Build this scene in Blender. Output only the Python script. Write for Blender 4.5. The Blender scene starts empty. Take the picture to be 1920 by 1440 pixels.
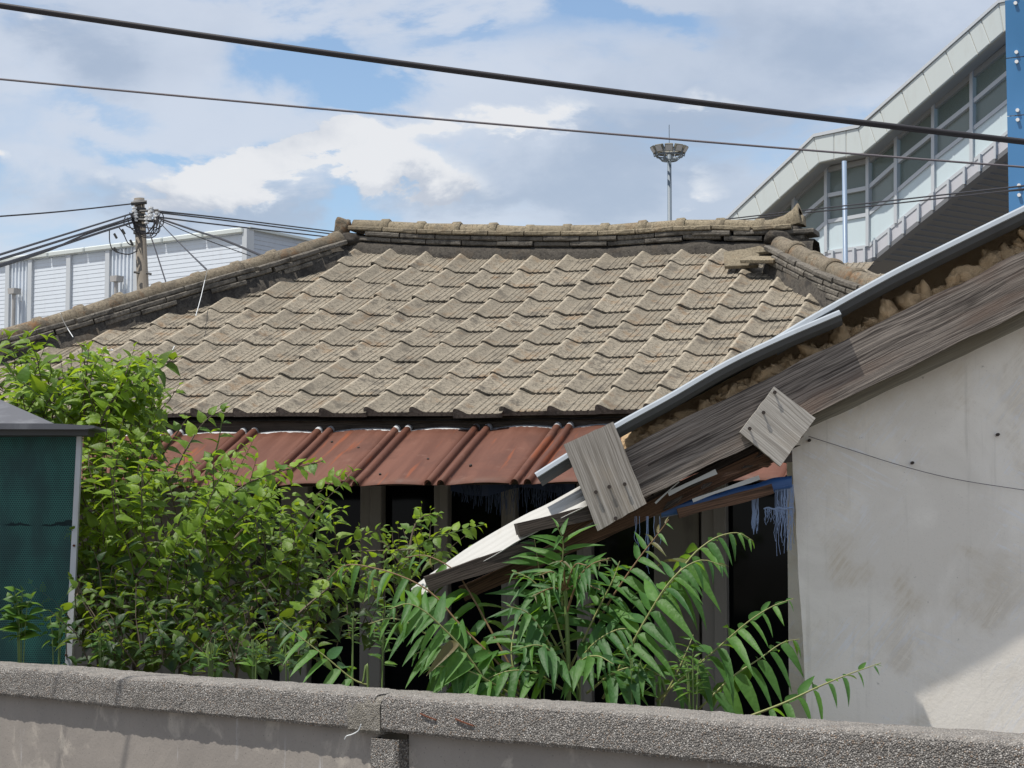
import bpy, math, random
import numpy as np
from mathutils import Vector, Matrix, noise as mnoise
R = math.radians
random.seed(7); rng = np.random.default_rng(7)
scn = bpy.context.scene
COL = scn.collection
# ------------------------------------------------------------------ camera
F = 4000.0; PITCH = R(4.6); CZ = 1.6
cam = bpy.data.cameras.new("Camera"); cam.sensor_width = 36; cam.lens = 36*F/1920
cam.clip_start = 0.05; cam.clip_end = 3000
cam_o = bpy.data.objects.new("Camera", cam); COL.objects.link(cam_o)
cam_o.location = (0, 0, CZ); cam_o.rotation_euler = (R(90)+PITCH, 0, 0)
scn.camera = cam_o
scn.view_settings.view_transform = 'Standard'; scn.view_settings.look = 'None'
scn.view_settings.exposure = 0.0; scn.view_settings.gamma = 1.0
# ------------------------------------------------------------------ sun and sky
SUN = Vector((-0.40, -0.20, 1.0)).normalized()
sun = bpy.data.lights.new("Sun", 'SUN'); sun.energy = 5.0; sun.angle = R(0.53); sun.color = (1.0, 0.95, 0.87)
sun_o = bpy.data.objects.new("Sun", sun); COL.objects.link(sun_o)
sun_o.rotation_euler = (-SUN).to_track_quat('-Z', 'Y').to_euler(); sun_o.location = (-8, -4, 20)
world = bpy.data.worlds.new("World"); scn.world = world; world.use_nodes = True


class NT:
    """tiny helper round a node tree"""
    def __init__(s, tree): s.t = tree; s.n = tree.nodes; s.l = tree.links
    def new(s, typ, **kw):
        n = s.n.new(typ)
        for k, v in kw.items(): setattr(n, k, v)
        return n
    def put(s, sock, v):
        if v is None: return
        if isinstance(v, bpy.types.NodeSocket): s.l.new(v, sock)
        else:
            if isinstance(v, (tuple, list)) and len(v) == 3 and sock.type == 'RGBA': v = (*v, 1)
            sock.default_value = v
    def m(s, op, a, b=None, c=None):
        n = s.new('ShaderNodeMath', operation=op)
        s.put(n.inputs[0], a); s.put(n.inputs[1], b); s.put(n.inputs[2], c)
        return n.outputs[0]
    def ss(s, v, lo, hi, a=0.0, b=1.0):
        n = s.new('ShaderNodeMapRange', interpolation_type='SMOOTHSTEP')
        s.put(n.inputs[0], v); s.put(n.inputs[1], lo); s.put(n.inputs[2], hi); s.put(n.inputs[3], a); s.put(n.inputs[4], b)
        return n.outputs[0]
    def mix(s, f, a, b, mode='MIX'):
        n = s.new('ShaderNodeMix', data_type='RGBA', blend_type=mode)
        s.put(n.inputs[0], f); s.put(n.inputs[6], a); s.put(n.inputs[7], b)
        return n.outputs[2]
    def map(s, vec, scale=(1, 1, 1), loc=(0, 0, 0), rot=(0, 0, 0)):
        n = s.new('ShaderNodeMapping'); s.put(n.inputs[0], vec)
        n.inputs[1].default_value = loc; n.inputs[2].default_value = rot; n.inputs[3].default_value = scale
        return n.outputs[0]
    def noise(s, vec, scale=5, detail=4, rough=0.55, dist=0.0):
        n = s.new('ShaderNodeTexNoise'); s.put(n.inputs['Vector'], vec)
        n.inputs['Scale'].default_value = scale; n.inputs['Detail'].default_value = detail
        n.inputs['Roughness'].default_value = rough; n.inputs['Distortion'].default_value = dist
        return n.outputs[0]
    def vor(s, vec, scale=5, feature='F1', out=0):
        n = s.new('ShaderNodeTexVoronoi', feature=feature); s.put(n.inputs['Vector'], vec)
        n.inputs['Scale'].default_value = scale
        return n.outputs[out]
    def bump(s, h, strength=0.3, dist=0.01):
        n = s.new('ShaderNodeBump'); n.inputs['Strength'].default_value = strength
        n.inputs['Distance'].default_value = dist; s.put(n.inputs['Height'], h)
        return n.outputs[0]
    def sep(s, v):
        n = s.new('ShaderNodeSeparateXYZ'); s.put(n.inputs[0], v); return n.outputs


def build_sky():
    t = NT(world.node_tree); t.n.clear()
    out = t.new('ShaderNodeOutputWorld')
    sky = t.new('ShaderNodeTexSky', sky_type='NISHITA', sun_disc=False)
    sky.sun_elevation = math.asin(SUN.z); sky.sun_rotation = math.atan2(SUN.x, SUN.y) % (2*math.pi)
    sky.air_density = 1.0; sky.dust_density = 0.6; sky.ozone_density = 2.0; sky.altitude = 0
    tc = t.new('ShaderNodeTexCoord'); d = tc.outputs['Generated']
    x, y, z = t.sep(d)
    az = t.m('MULTIPLY', t.m('ARCTAN2', x, y), 57.2958)
    el = t.m('MULTIPLY', t.m('ARCSINE', z), 57.2958)
    # billows: direction space stretched along the horizon
    v = t.map(d, scale=(1, 1, 2.3))
    n1 = t.noise(v, 11, 9, 0.6, 0.25)
    n2 = t.noise(t.map(d, scale=(1, 1, 2.0), loc=(3.1, 1.7, 0.4)), 4.5, 6, 0.5, 0.2)
    n3 = t.noise(t.map(d, scale=(1, 1, 1.5), loc=(9.1, 4.7, 2.4)), 20, 6, 0.55, 0.1)
    wa = t.m('ADD', az, t.m('MULTIPLY', t.m('SUBTRACT', n3, 0.5), 7.0))
    we = t.m('ADD', el, t.m('MULTIPLY', t.m('SUBTRACT', n1, 0.5), 5.0))
    def blob(px, py, rx, ry):
        a0 = math.degrees(math.atan((px-960)/F)); e0 = 4.6+math.degrees(math.atan((720-py)/F))
        ra, re = math.degrees(rx/F), math.degrees(ry/F)
        qa = t.m('POWER', t.m('ABSOLUTE', t.m('DIVIDE', t.m('SUBTRACT', wa, a0), ra)), 2)
        qe = t.m('POWER', t.m('ABSOLUTE', t.m('DIVIDE', t.m('SUBTRACT', we, e0), re)), 2)
        return t.m('EXPONENT', t.m('MULTIPLY', t.m('ADD', qa, qe), -1))
    def total(lst):
        s = None
        for *b, w in lst:
            q = t.m('MULTIPLY', blob(*b), w)
            s = q if s is None else t.m('ADD', s, q)
        return s
    gaps = total([(585, 120, 120, 62, 1.1), (690, 165, 130, 26, .9), (310, 268, 140, 24, 1.15), (690, 388, 70, 28, .8),
                  (1180, 30, 170, 36, 1.0), (130, 190, 90, 18, .5), (800, 300, 60, 28, .6), (880, 60, 120, 24, .55),
                  (20, 230, 60, 40, .3)])
    cov = t.m('ADD', t.ss(n1, 0.26, 0.56, .25, 1.0), t.m('MULTIPLY', t.m('SUBTRACT', n2, 0.5), 0.5))
    cov = t.m('SUBTRACT', cov, t.m('MULTIPLY', gaps, 1.15))
    cov = t.ss(cov, 0.0, 1.0)
    cum = total([(470, 300, 150, 60, .72), (600, 250, 150, 60, .74), (720, 270, 120, 50, .6), (850, 345, 150, 60, .66), (330, 360, 150, 50, .7), (1000, 210, 200, 40, .5),
                 (60, 330, 130, 40, .5), (1350, 190, 180, 36, .5), (1330, 350, 130, 50, .5), (150, 60, 200, 40, .4)])
    edge = t.m('ADD', t.m('MULTIPLY', t.m('SUBTRACT', n3, .5), 1.3), t.m('MULTIPLY', t.m('SUBTRACT', n1, .5), 1.0))
    cmask = t.ss(t.m('ADD', cum, edge), .42, .66)
    grey = total([(130, 115, 110, 60, .75), (540, 390, 230, 36, .9), (180, 400, 220, 45, .6), (1290, 275, 240, 60, .75), (1650, 80, 280, 80, .6),
                  (880, 365, 170, 30, .7), (1080, 340, 120, 50, .4)])
    shade = t.m('ADD', t.ss(n2, 0.44, 0.66, 0, .45), t.m('MULTIPLY', t.ss(n3, .35, .65), .2))
    shade = t.ss(t.m('ADD', shade, grey), 0.0, 1.15)
    veil = t.mix(shade, (0.76, 0.81, 0.905), (0.47, 0.545, 0.675))
    puff = t.mix(t.ss(t.m('ADD', grey, t.m('MULTIPLY', t.m('SUBTRACT', .56, n3), 2.0)), .0, 1.0), (.91, .925, .955), (.52, .585, .70))
    ccol = t.mix(cmask, veil, puff)
    cov = t.m('MAXIMUM', t.m('MULTIPLY', cov, .80), t.m('MULTIPLY', cmask, .97))
    b1 = t.new('ShaderNodeBackground'); t.put(b1.inputs[0], sky.outputs[0]); b1.inputs[1].default_value = 0.15
    b2 = t.new('ShaderNodeBackground'); t.put(b2.inputs[0], ccol); b2.inputs[1].default_value = 0.9
    ms = t.new('ShaderNodeMixShader'); t.put(ms.inputs[0], cov)
    t.l.new(b1.outputs[0], ms.inputs[1]); t.l.new(b2.outputs[0], ms.inputs[2]); t.l.new(ms.outputs[0], out.inputs[0])
build_sky()

# ------------------------------------------------------------------ helpers
FW = Vector((0, math.cos(PITCH), math.sin(PITCH))); UP = Vector((0, -math.sin(PITCH), math.cos(PITCH)))
CAMP = Vector((0, 0, CZ)); ZA = Vector((0, 0, 1))
def ray(x, y): return FW + Vector((1, 0, 0))*((x-960)/F) + UP*((720-y)/F)
def at(x, y, Y):
    r = ray(x, y); return CAMP + r*(Y/r.y)
def hit(x, y, p0, n):
    r = ray(x, y); return CAMP + r*((p0-CAMP).dot(n)/r.dot(n))

WM = {}
def place(o, parent=None, M=None):
    M = M if M is not None else Matrix.Identity(4)
    COL.objects.link(o); WM[o.name] = M.copy()
    if parent is not None:
        o.parent = parent; o.matrix_basis = WM[parent.name].inverted() @ M
    else: o.matrix_basis = M
    return o
def tag(o, label=None, cat=None, group=None, kind=None):
    if label: o['label'] = label
    if cat: o['category'] = cat
    if group: o['group'] = group
    if kind: o['kind'] = kind
    return o
def thing(name, label, cat, loc=(0, 0, 0), group=None, M=None):
    o = bpy.data.objects.new(name, None); o.empty_display_size = 0.2
    place(o, None, M if M is not None else Matrix.Translation(Vector(loc)))
    return tag(o, label, cat, group)
def axes(o, x, y, z):
    m = Matrix.Identity(4)
    for i, a in enumerate((x, y, z, o)):
        for k in range(3): m[k][i] = a[k]
    return m
def frame_along(p, q, upv=ZA):
    x = (q-p).normalized(); y = upv.cross(x).normalized(); z = x.cross(y)
    return axes(p, x, y, z)

class MB:
    def __init__(s): s.v = []; s.f = []
    def add(s, verts, faces):
        k = len(s.v); s.v += [tuple(v) for v in verts]; s.f += [tuple(i+k for i in f) for f in faces]; return s
    def box(s, x0, x1, y0, y1, z0, z1):
        V = [(x, y, z) for z in (z0, z1) for y in (y0, y1) for x in (x0, x1)]
        return s.add(V, [(0, 2, 3, 1), (4, 5, 7, 6), (0, 1, 5, 4), (2, 6, 7, 3), (0, 4, 6, 2), (1, 3, 7, 5)])
    def prism(s, poly, vec):
        n = len(poly); vec = Vector(vec)
        V = [Vector(p) for p in poly]+[Vector(p)+vec for p in poly]
        return s.add(V, [tuple(range(n)), tuple(range(2*n-1, n-1, -1))]+[(i+n, (i+1) % n+n, (i+1) % n, i) for i in range(n)])
    def tube(s, pts, r, seg=6, cap=True):
        pts = [Vector(p) for p in pts]; n = len(pts)
        rs = r if isinstance(r, (list, tuple)) else [r]*n
        V = []; prev = None
        for i, p in enumerate(pts):
            d = (pts[min(i+1, n-1)]-pts[max(i-1, 0)]).normalized()
            if prev is None: a = d.orthogonal().normalized()
            else: a = (prev-d*prev.dot(d)).normalized()
            prev = a; b = d.cross(a)
            for k in range(seg):
                t = 2*math.pi*k/seg; V.append(p+(a*math.cos(t)+b*math.sin(t))*rs[i])
        Fc = [(i*seg+k, i*seg+(k+1) % seg, (i+1)*seg+(k+1) % seg, (i+1)*seg+k) for i in range(n-1) for k in range(seg)]
        if cap: Fc += [tuple(range(seg-1, -1, -1)), tuple(range((n-1)*seg, n*seg))]
        return s.add(V, Fc)
    def grid(s, P):
        r, c = len(P), len(P[0])
        return s.add([p for row in P for p in row], [(i*c+j, i*c+j+1, (i+1)*c+j+1, (i+1)*c+j) for i in range(r-1) for j in range(c-1)])
    def mesh(s, name, smooth=False, fix=True):
        me = bpy.data.meshes.new(name); me.from_pydata(s.v, [], s.f)
        if fix:
            import bmesh
            bm = bmesh.new(); bm.from_mesh(me); bmesh.ops.recalc_face_normals(bm, faces=bm.faces); bm.to_mesh(me); bm.free()
        if smooth: me.polygons.foreach_set('use_smooth', [True]*len(me.polygons))
        me.update(); return me
def obj(name, src, mat, parent=None, M=None, smooth=False, fix=True):
    me = src.mesh(name, smooth, fix) if isinstance(src, MB) else src
    if not me.materials and mat is not None: me.materials.append(mat)
    return place(bpy.data.objects.new(name, me), parent, M)
def bevel(o, w, seg=2):
    b = o.modifiers.new('bevel', 'BEVEL'); b.width = w; b.segments = seg; b.limit_method = 'ANGLE'; b.angle_limit = R(35)
    return o
def nz(p, s=1.0, k=0): return mnoise.noise(Vector(p)*s + Vector((k*7.3, k*3.1, k*5.7)))
def interp(x, pts):
    xs, ys = zip(*pts); return float(np.interp(x, xs, ys))
def spline(pts, n):
    """Catmull-Rom through Vectors"""
    pts = [Vector(p) for p in pts]; P = [pts[0]*2-pts[1]]+pts+[pts[-1]*2-pts[-2]]; out = []
    for k in range(n):
        t = k/(n-1)*(len(pts)-1); i = min(int(t), len(pts)-2); f = t-i
        a, b, c, d = P[i:i+4]
        out.append(0.5*((2*b)+(c-a)*f+(2*a-5*b+4*c-d)*f*f+(3*b-a-3*c+d)*f**3))
    return out

# ------------------------------------------------------------------ materials
def mat(name, fn=None, base=(.5, .5, .5), rough=.8, metal=0.0, spec=.5):
    m = bpy.data.materials.new(name); m.use_nodes = True
    t = NT(m.node_tree); b = t.n['Principled BSDF']; t.b = b
    b.inputs['Base Color'].default_value = (*base, 1); b.inputs['Roughness'].default_value = rough
    b.inputs['Metallic'].default_value = metal; b.inputs['Specular IOR Level'].default_value = spec
    if fn: fn(t)
    return m
def pos(t): return t.new('ShaderNodeNewGeometry').outputs['Position']
def oco(t): return t.new('ShaderNodeTexCoord').outputs['Object']
def orand(t): return t.new('ShaderNodeObjectInfo').outputs['Random']

def m_tile(light, dark, lichen, amount, specks=.6, crest=False):
    def fn(t):
        p = pos(t); r = orand(t)
        c = t.mix(t.noise(p, 3.0, 4), light, tuple(a*.78 for a in light))
        c = t.mix(t.ss(t.noise(p, 42, 6, .8), .49, .57, 0, .9), c, tuple(a*.42 for a in light))     # pitting of the cement skin
        c = t.mix(t.ss(t.noise(p, 90, 4, .75), .54, .63, 0, .6), c, tuple(min(1, a*1.7) for a in light))
        c = t.mix(t.m('MULTIPLY', t.ss(t.noise(p, 6.5, 7, .7), .51, .63), specks), c, dark)
        k = t.m('MULTIPLY', t.ss(t.noise(t.map(p, loc=(4, 2, 7)), 6, 6, .7), .52, .70), amount)
        c = t.mix(k, c, lichen)
        c = t.mix(t.ss(r, 0, 1, 0, .42), c, tuple(a*.5 for a in light))
        if crest:      # sun highlight painted as a pale band along the roll crests
            x_ = t.sep(oco(t))[0]; c = t.mix(t.m('MULTIPLY', t.m('MULTIPLY', t.ss(x_, -.010, -.004), t.ss(x_, .010, .020, 1, 0)), t.ss(t.noise(p, 30, 4), .35, .6, .25, .75)), c, tuple(min(1, a*1.55) for a in light))
        t.put(t.b.inputs['Base Color'], c); t.b.inputs['Roughness'].default_value = .92; t.b.inputs['Specular IOR Level'].default_value = .25
        t.put(t.b.inputs['Normal'], t.bump(t.noise(p, 120, 5, .7), .55, .006))
    return fn
M_TILE = mat('cement_tile', m_tile((.282, .247, .192), (.055, .049, .042), (.22, .125, .055), .5, .65, True))
M_RIDGE = mat('cement_ridge_tile', m_tile((.27, .228, .16), (.07, .06, .05), (.20, .115, .055), .35, .45))
M_HIP = mat('lichen_hip_tile', m_tile((.225, .19, .14), (.06, .053, .045), (.24, .12, .05), .8, .5))
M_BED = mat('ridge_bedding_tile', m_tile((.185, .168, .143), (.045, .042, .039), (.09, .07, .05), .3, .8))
M_MORTAR = mat('ridge_mortar', m_tile((.075, .067, .057), (.022, .020, .019), (.11, .08, .05), .3, .8))

def f_wood(lo, hi, tan, warp=.06, contrast=1.0, rough=.85):
    def fn(t):
        p = oco(t)
        wv = t.noise(t.map(p, scale=(2.2, 5, 5)), 1.0, 3)
        sc = t.new('ShaderNodeVectorMath', operation='ADD'); t.put(sc.inputs[0], p)
        cb = t.new('ShaderNodeCombineXYZ'); t.put(cb.inputs[2], t.m('MULTIPLY', t.m('SUBTRACT', wv, .5), warp)); t.put(cb.inputs[1], t.m('MULTIPLY', t.m('SUBTRACT', wv, .5), warp*.5))
        t.l.new(cb.outputs[0], sc.inputs[1]); q = sc.outputs[0]
        g1 = t.noise(t.map(q, scale=(2.0, 110, 150)), 1.0, 5, .6)
        g2 = t.noise(t.map(q, scale=(5, 260, 380)), 1.0, 3, .6)
        g = t.m('ADD', t.m('MULTIPLY', g1, .65), t.m('MULTIPLY', g2, .35))
        c = t.mix(t.ss(g, .36, .64), lo, hi)
        c = t.mix(t.ss(t.noise(t.map(p, scale=(2, 6, 9)), 1.0, 4), .50, .70, 0, .7), c, tan)
        c = t.mix(t.ss(t.noise(t.map(p, scale=(3, 7, 12), loc=(5, 1, 3)), 1.0, 5), .56, .74, 0, .7), c, tuple(a*.6 for a in lo))
        t.put(t.b.inputs['Base Color'], c); t.b.inputs['Roughness'].default_value = rough; t.b.inputs['Specular IOR Level'].default_value = .2
        t.put(t.b.inputs['Normal'], t.bump(g, .8*contrast, .006))
    return fn
M_BARGE = mat('weathered_bargeboard', f_wood((.045, .037, .033), (.30, .26, .225), (.17, .125, .10), .035))
M_PLANK = mat('grey_plank', f_wood((.17, .15, .125), (.40, .37, .33), (.33, .27, .20), .03, .6))
M_PLANK2 = mat('pale_plank', f_wood((.26, .235, .205), (.52, .49, .44), (.38, .32, .25), .03, .5))
M_RAFTER = mat('brown_rafter', f_wood((.035, .022, .015), (.17, .095, .06), (.11, .06, .035), .05, .7))
M_CHAR = mat('dark_timber', f_wood((.018, .014, .012), (.10, .08, .065), (.06, .045, .035), .05, .7))
M_LINTEL = mat('dark_eave_timber', f_wood((.03, .028, .026), (.09, .085, .08), (.06, .055, .05), .05, .5))

def f_plaster(t):
    p = pos(t)
    big = t.noise(p, 2.2, 6, .6, .6)
    sA = t.noise(t.map(t.map(p, rot=(0, R(52), 0)), scale=(7, 9, 70)), 1.0, 5, .65, .5); sB = t.noise(t.map(t.map(p, rot=(0, R(-28), 0), loc=(3, 0, 1)), scale=(6, 9, 60)), 1.0, 5, .65, .5)
    st = t.m('ADD', t.m('MULTIPLY', sA, t.ss(t.noise(p, 1.7, 3), .42, .56)), t.m('MULTIPLY', sB, t.ss(t.noise(p, 1.7, 3), .42, .56, 1, 0)))
    c = t.mix(t.ss(big, .40, .62), (.85, .80, .72), (.74, .69, .615))
    c = t.mix(t.m('MULTIPLY', t.ss(t.noise(t.map(p, loc=(2, 5, 1)), 2.4, 5, .6, .5), .47, .62), t.ss(st, .42, .62, .25, .75)), c, (.60, .52, .40))
    c = t.mix(t.m('MULTIPLY', t.ss(st, .50, .62, 0, .6), t.ss(t.noise(t.map(p, loc=(7, 1, 4)), 2.6, 4), .44, .6)), c, (.80, .80, .81))
    c = t.mix(t.ss(t.noise(p, 190, 3, .7), .60, .70, 0, .22), c, (.26, .25, .23))
    c = t.mix(t.ss(t.noise(t.map(p, loc=(1, 1, 8)), 26, 4, .75), .68, .74, 0, .5), c, (.20, .18, .15))
    c = t.mix(t.m('MULTIPLY', t.ss(t.noise(t.map(p, scale=(26, 26, 1.6)), 1.0, 4), .58, .74), .25), c, (.42, .39, .33))      # faint rain streaks
    t.put(t.b.inputs['Base Color'], c); t.b.inputs['Roughness'].default_value = .8
    t.put(t.b.inputs['Normal'], t.bump(t.m('ADD', t.m('MULTIPLY', st, .6), t.noise(p, 60, 5, .7)), .16, .008))
M_PLASTER = mat('patched_plaster', f_plaster)

def f_aggregate(t):
    p = pos(t)
    pw = t.map(p, scale=(1, 1, 1.0))
    cell = t.vor(pw, 185, 'F1', 1); dist = t.vor(pw, 185, 'F1', 0)
    r, g, b = t.sep(cell)
    c = t.mix(t.ss(r, .25, .95), (.15, .14, .13), (.34, .315, .285))
    c = t.mix(t.ss(g, .88, .94), c, (.50, .48, .45))
    c = t.mix(t.ss(b, .88, .96, 0, .7), c, (.27, .18, .115))
    c = t.mix(t.ss(dist, .36, .62, 0, .7), c, (.07, .064, .058))
    c = t.mix(t.ss(t.noise(p, 4.5, 6, .65), .54, .68, 0, .55), c, (.085, .077, .066))
    nrm = t.new('ShaderNodeNewGeometry').outputs['Normal']
    c = t.mix(t.m('MULTIPLY', t.ss(t.sep(nrm)[2], .5, .95), t.ss(t.noise(p, 9, 6, .7), .3, .62, .05, .38)), c, (.42, .39, .35))   # dust settled on the top
    t.put(t.b.inputs['Base Color'], c); t.b.inputs['Roughness'].default_value = .75
    t.put(t.b.inputs['Normal'], t.bump(t.m('SUBTRACT', 1.0, dist), 1.0, .007))
M_AGG = mat('exposed_aggregate', f_aggregate)
def f_mortar2(t):
    p = pos(t)
    c = t.mix(t.noise(p, 9, 5, .6), (.27, .245, .20), (.165, .15, .125))
    c = t.mix(t.ss(t.noise(p, 140, 4, .7), .50, .64, 0, .6), c, (.33, .30, .25)); c = t.mix(t.ss(t.noise(p, 170, 4, .7), .54, .66, 0, .6), c, (.09, .08, .065))
    cell = t.vor(p, 185, 'F1', 1); dist = t.vor(p, 185, 'F1', 0)
    k = t.sep(cell)[0]; c = t.mix(t.m('MULTIPLY', t.ss(k, .45, .6), .7), c, (.22, .205, .185)); c = t.mix(t.m('MULTIPLY', t.ss(k, .9, .95), .8), c, (.46, .44, .40)); c = t.mix(t.ss(dist, .4, .64, 0, .5), c, (.09, .082, .07))
    c = t.mix(t.ss(t.noise(p, 7, 5, .65), .5, .66, 0, .6), c, (.12, .11, .092))
    t.put(t.b.inputs['Base Color'], c); t.b.inputs['Roughness'].default_value = .9
    t.put(t.b.inputs['Normal'], t.bump(t.m('SUBTRACT', t.noise(p, 60, 5, .7), dist), .9, .006))
M_JOINT = mat('joint_mortar', f_mortar2)
def f_panel(t):
    p = pos(t)
    c = t.mix(t.noise(p, 2.8, 6, .6, .5), (.28, .25, .22), (.165, .15, .137))
    c = t.mix(t.ss(t.noise(t.map(p, loc=(3, 1, 2)), 5, 5, .6, .6), .56, .68, 0, .6), c, (.40, .36, .31))
    c = t.mix(t.ss(t.noise(t.map(p, scale=(14, 14, 2.2)), 1.0, 5, .6), .62, .74, 0, .55), c, (.45, .45, .46))
    c = t.mix(t.ss(t.vor(p, 45), .0, .16, .8, 0), c, (.06, .055, .05))
    c = t.mix(t.ss(t.noise(p, 130, 3, .7), .56, .7, 0, .35), c, (.14, .12, .10))
    t.put(t.b.inputs['Base Color'], c); t.b.inputs['Roughness'].default_value = .85
    t.put(t.b.inputs['Normal'], t.bump(t.noise(p, 70, 5, .7), .35, .005))
M_FPANEL = mat('stained_concrete_panel', f_panel)

def f_red(t):
    p = oco(t)
    st = t.noise(t.map(p, scale=(9, .7, .7)), 1.0, 5, .6)
    c = t.mix(t.ss(st, .35, .65), (.098, .036, .021), (.138, .058, .038))
    c = t.mix(t.ss(t.noise(p, 2.2, 6, .7, .6), .48, .66, 0, .75), c, (.085, .034, .022))
    c = t.mix(t.ss(t.noise(p, 7, 6, .75), .56, .7, 0, .6), c, (.17, .085, .06))
    c = t.mix(t.ss(t.noise(t.map(p, scale=(14, 1.2, 1.2), loc=(3, 0, 0)), 1.0, 4), .6, .68, 0, .8), c, (.20, .055, .02))
    y = t.sep(p)[1]                       # bare zinc where the paint has flaked off along the top edge
    edge = t.m('ADD', y, t.m('MULTIPLY', t.m('SUBTRACT', t.noise(t.map(p, scale=(1, .3, .3)), 7, 5, .6), .5), .10))
    c = t.mix(t.ss(edge, -.034, -.028), c, (.62, .64, .66))
    t.put(t.b.inputs['Base Color'], c)
    t.put(t.b.inputs['Roughness'], t.ss(st, .3, .7, .6, .78)); t.b.inputs['Specular IOR Level'].default_value = .3
    t.put(t.b.inputs['Normal'], t.bump(t.noise(t.map(p, scale=(3, 1, 1)), 3, 3), .15, .02))
M_RED = mat('red_painted_sheet', f_red)
def f_metal(base, spot, rough=.45, amt=.5):
    def fn(t):
        p = pos(t)
        c = t.mix(t.ss(t.noise(t.map(p, scale=(1, 1, .25)), 6, 6, .65), .5, .72, 0, amt), base, spot)
        t.put(t.b.inputs['Base Color'], c); t.b.inputs['Roughness'].default_value = rough
        t.put(t.b.inputs['Normal'], t.bump(t.noise(p, 18, 4), .05, .01))
    return fn
M_TRIM = mat('white_steel_trim', f_metal((.33, .365, .40), (.25, .27, .29), .45))
M_TRIMIN = mat('grey_steel_web', f_metal((.075, .08, .085), (.05, .05, .05), .6))
M_WHITE = mat('white_corrugated_sheet', f_metal((.42, .415, .39), (.30, .265, .20), .6, .75))
M_SHEDROOF = mat('dark_grey_sheet', f_metal((.085, .088, .10), (.15, .155, .17), .6, .8))
M_SHEDFRAME = mat('pale_steel_frame', f_metal((.46, .47, .50), (.33, .31, .29), .5, .6))
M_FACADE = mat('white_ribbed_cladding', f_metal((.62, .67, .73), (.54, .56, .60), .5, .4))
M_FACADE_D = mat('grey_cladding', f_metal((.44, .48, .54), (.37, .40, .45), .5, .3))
M_PARAPET = mat('pale_green_parapet', f_metal((.55, .59, .575), (.46, .48, .46), .5, .4))
M_VENT = mat('grey_vent_pipe', f_metal((.36, .35, .34), (.24, .22, .20), .6, .6))
M_OPANEL = mat('pale_green_panel', f_metal((.52, .56, .55), (.47, .49, .47), .35, .5))
M_OLOW = mat('pale_blue_panel', f_metal((.56, .65, .68), (.52, .58, .60), .35, .4))
M_OFRAME = mat('aluminium_mullion', f_metal((.50, .525, .55), (.42, .44, .46), .4, .3))
M_OSOFFIT = mat('grey_soffit', base=(.30, .31, .315), rough=.7)
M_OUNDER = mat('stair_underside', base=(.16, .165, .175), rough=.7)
M_OLOUVER = mat('lilac_grey_panel', f_metal((.52, .52, .55), (.46, .46, .48), .5, .3))
M_SEAM = mat('sealant_seam', base=(.36, .35, .31), rough=.8)
def f_glass(t):
    g = t.new('ShaderNodeBsdfTransparent'); g.inputs[0].default_value = (.62, .78, .76, 1)
    t.b.inputs['Base Color'].default_value = (.34, .375, .36, 1); t.b.inputs['Roughness'].default_value = .08
    m = t.new('ShaderNodeMixShader'); t.put(m.inputs[0], t.ss(orand(t), 0, 1, .34, .62))
    t.l.new(g.outputs[0], m.inputs[1]); t.l.new(t.b.outputs[0], m.inputs[2]); t.l.new(m.outputs[0], t.n['Material Output'].inputs[0])
M_GLASS = mat('tinted_glass', f_glass)
def f_blueglass(t):
    p = pos(t)
    c = t.mix(t.ss(t.noise(t.map(p, scale=(1, 1, .2)), .8, 3), .4, .6), (.045, .16, .33), (.07, .21, .42))
    t.put(t.b.inputs['Base Color'], c); t.b.inputs['Roughness'].default_value = .15
M_BLUEGLASS = mat('blue_glass', f_blueglass)
M_BLUECORE = mat('blue_column', base=(.05, .20, .42), rough=.4)
M_POLEBLUE = mat('pale_blue_pipe', base=(.21, .28, .385), rough=.4)
M_MAST = mat('galvanised_mast', f_metal((.14, .175, .21), (.11, .14, .17), .5, .4))
M_LAMP = mat('floodlight_housing', base=(.15, .14, .105), rough=.5)
M_LAMPGLASS = mat('floodlight_lens', base=(.42, .43, .44), rough=.2)
M_DARK = mat('black_steel', base=(.045, .045, .045), rough=.6)
M_CABLE = mat('black_cable', base=(.018, .016, .02), rough=.55)
M_CABLE2 = mat('grey_cable', base=(.13, .115, .125), rough=.6)
M_PORC = mat('white_porcelain', base=(.75, .75, .74), rough=.25)
def f_pole(t):
    p = pos(t)
    c = t.mix(t.noise(t.map(p, scale=(1, 1, .3)), 5, 6, .65), (.235, .205, .165), (.125, .11, .095))
    c = t.mix(t.ss(t.noise(p, 60, 4), .55, .7, 0, .5), c, (.08, .07, .06))
    t.put(t.b.inputs['Base Color'], c); t.b.inputs['Roughness'].default_value = .9
    t.put(t.b.inputs['Normal'], t.bump(t.noise(p, 40, 4), .3, .01))
M_POLE = mat('weathered_concrete_pole', f_pole)
def f_mud(t):
    p = pos(t)
    c = t.mix(t.noise(p, 22, 6, .7), (.58, .42, .255), (.42, .285, .155))
    c = t.mix(t.ss(t.noise(p, 150, 4, .7), .55, .7, 0, .5), c, (.48, .36, .22))
    t.put(t.b.inputs['Base Color'], c); t.b.inputs['Roughness'].default_value = .95; t.b.inputs['Specular IOR Level'].default_value = .1
    t.put(t.b.inputs['Normal'], t.bump(t.noise(p, 70, 6, .75), .9, .012))
M_MUD = mat('dry_clay', f_mud)
M_NAIL = mat('rusty_nail', base=(.035, .025, .02), rough=.8)
M_RUST = mat('rusty_bar', base=(.10, .03, .012), rough=.9)
M_WALL = mat('grey_house_wall', f_metal((.15, .145, .125), (.07, .068, .06), .9, .7))
M_WFRAME = mat('pale_window_frame', f_metal((.20, .195, .18), (.13, .125, .11), .6, .6))
M_PANE = mat('dark_window_glass', base=(.004, .005, .006), rough=.06, spec=.10)
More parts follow.
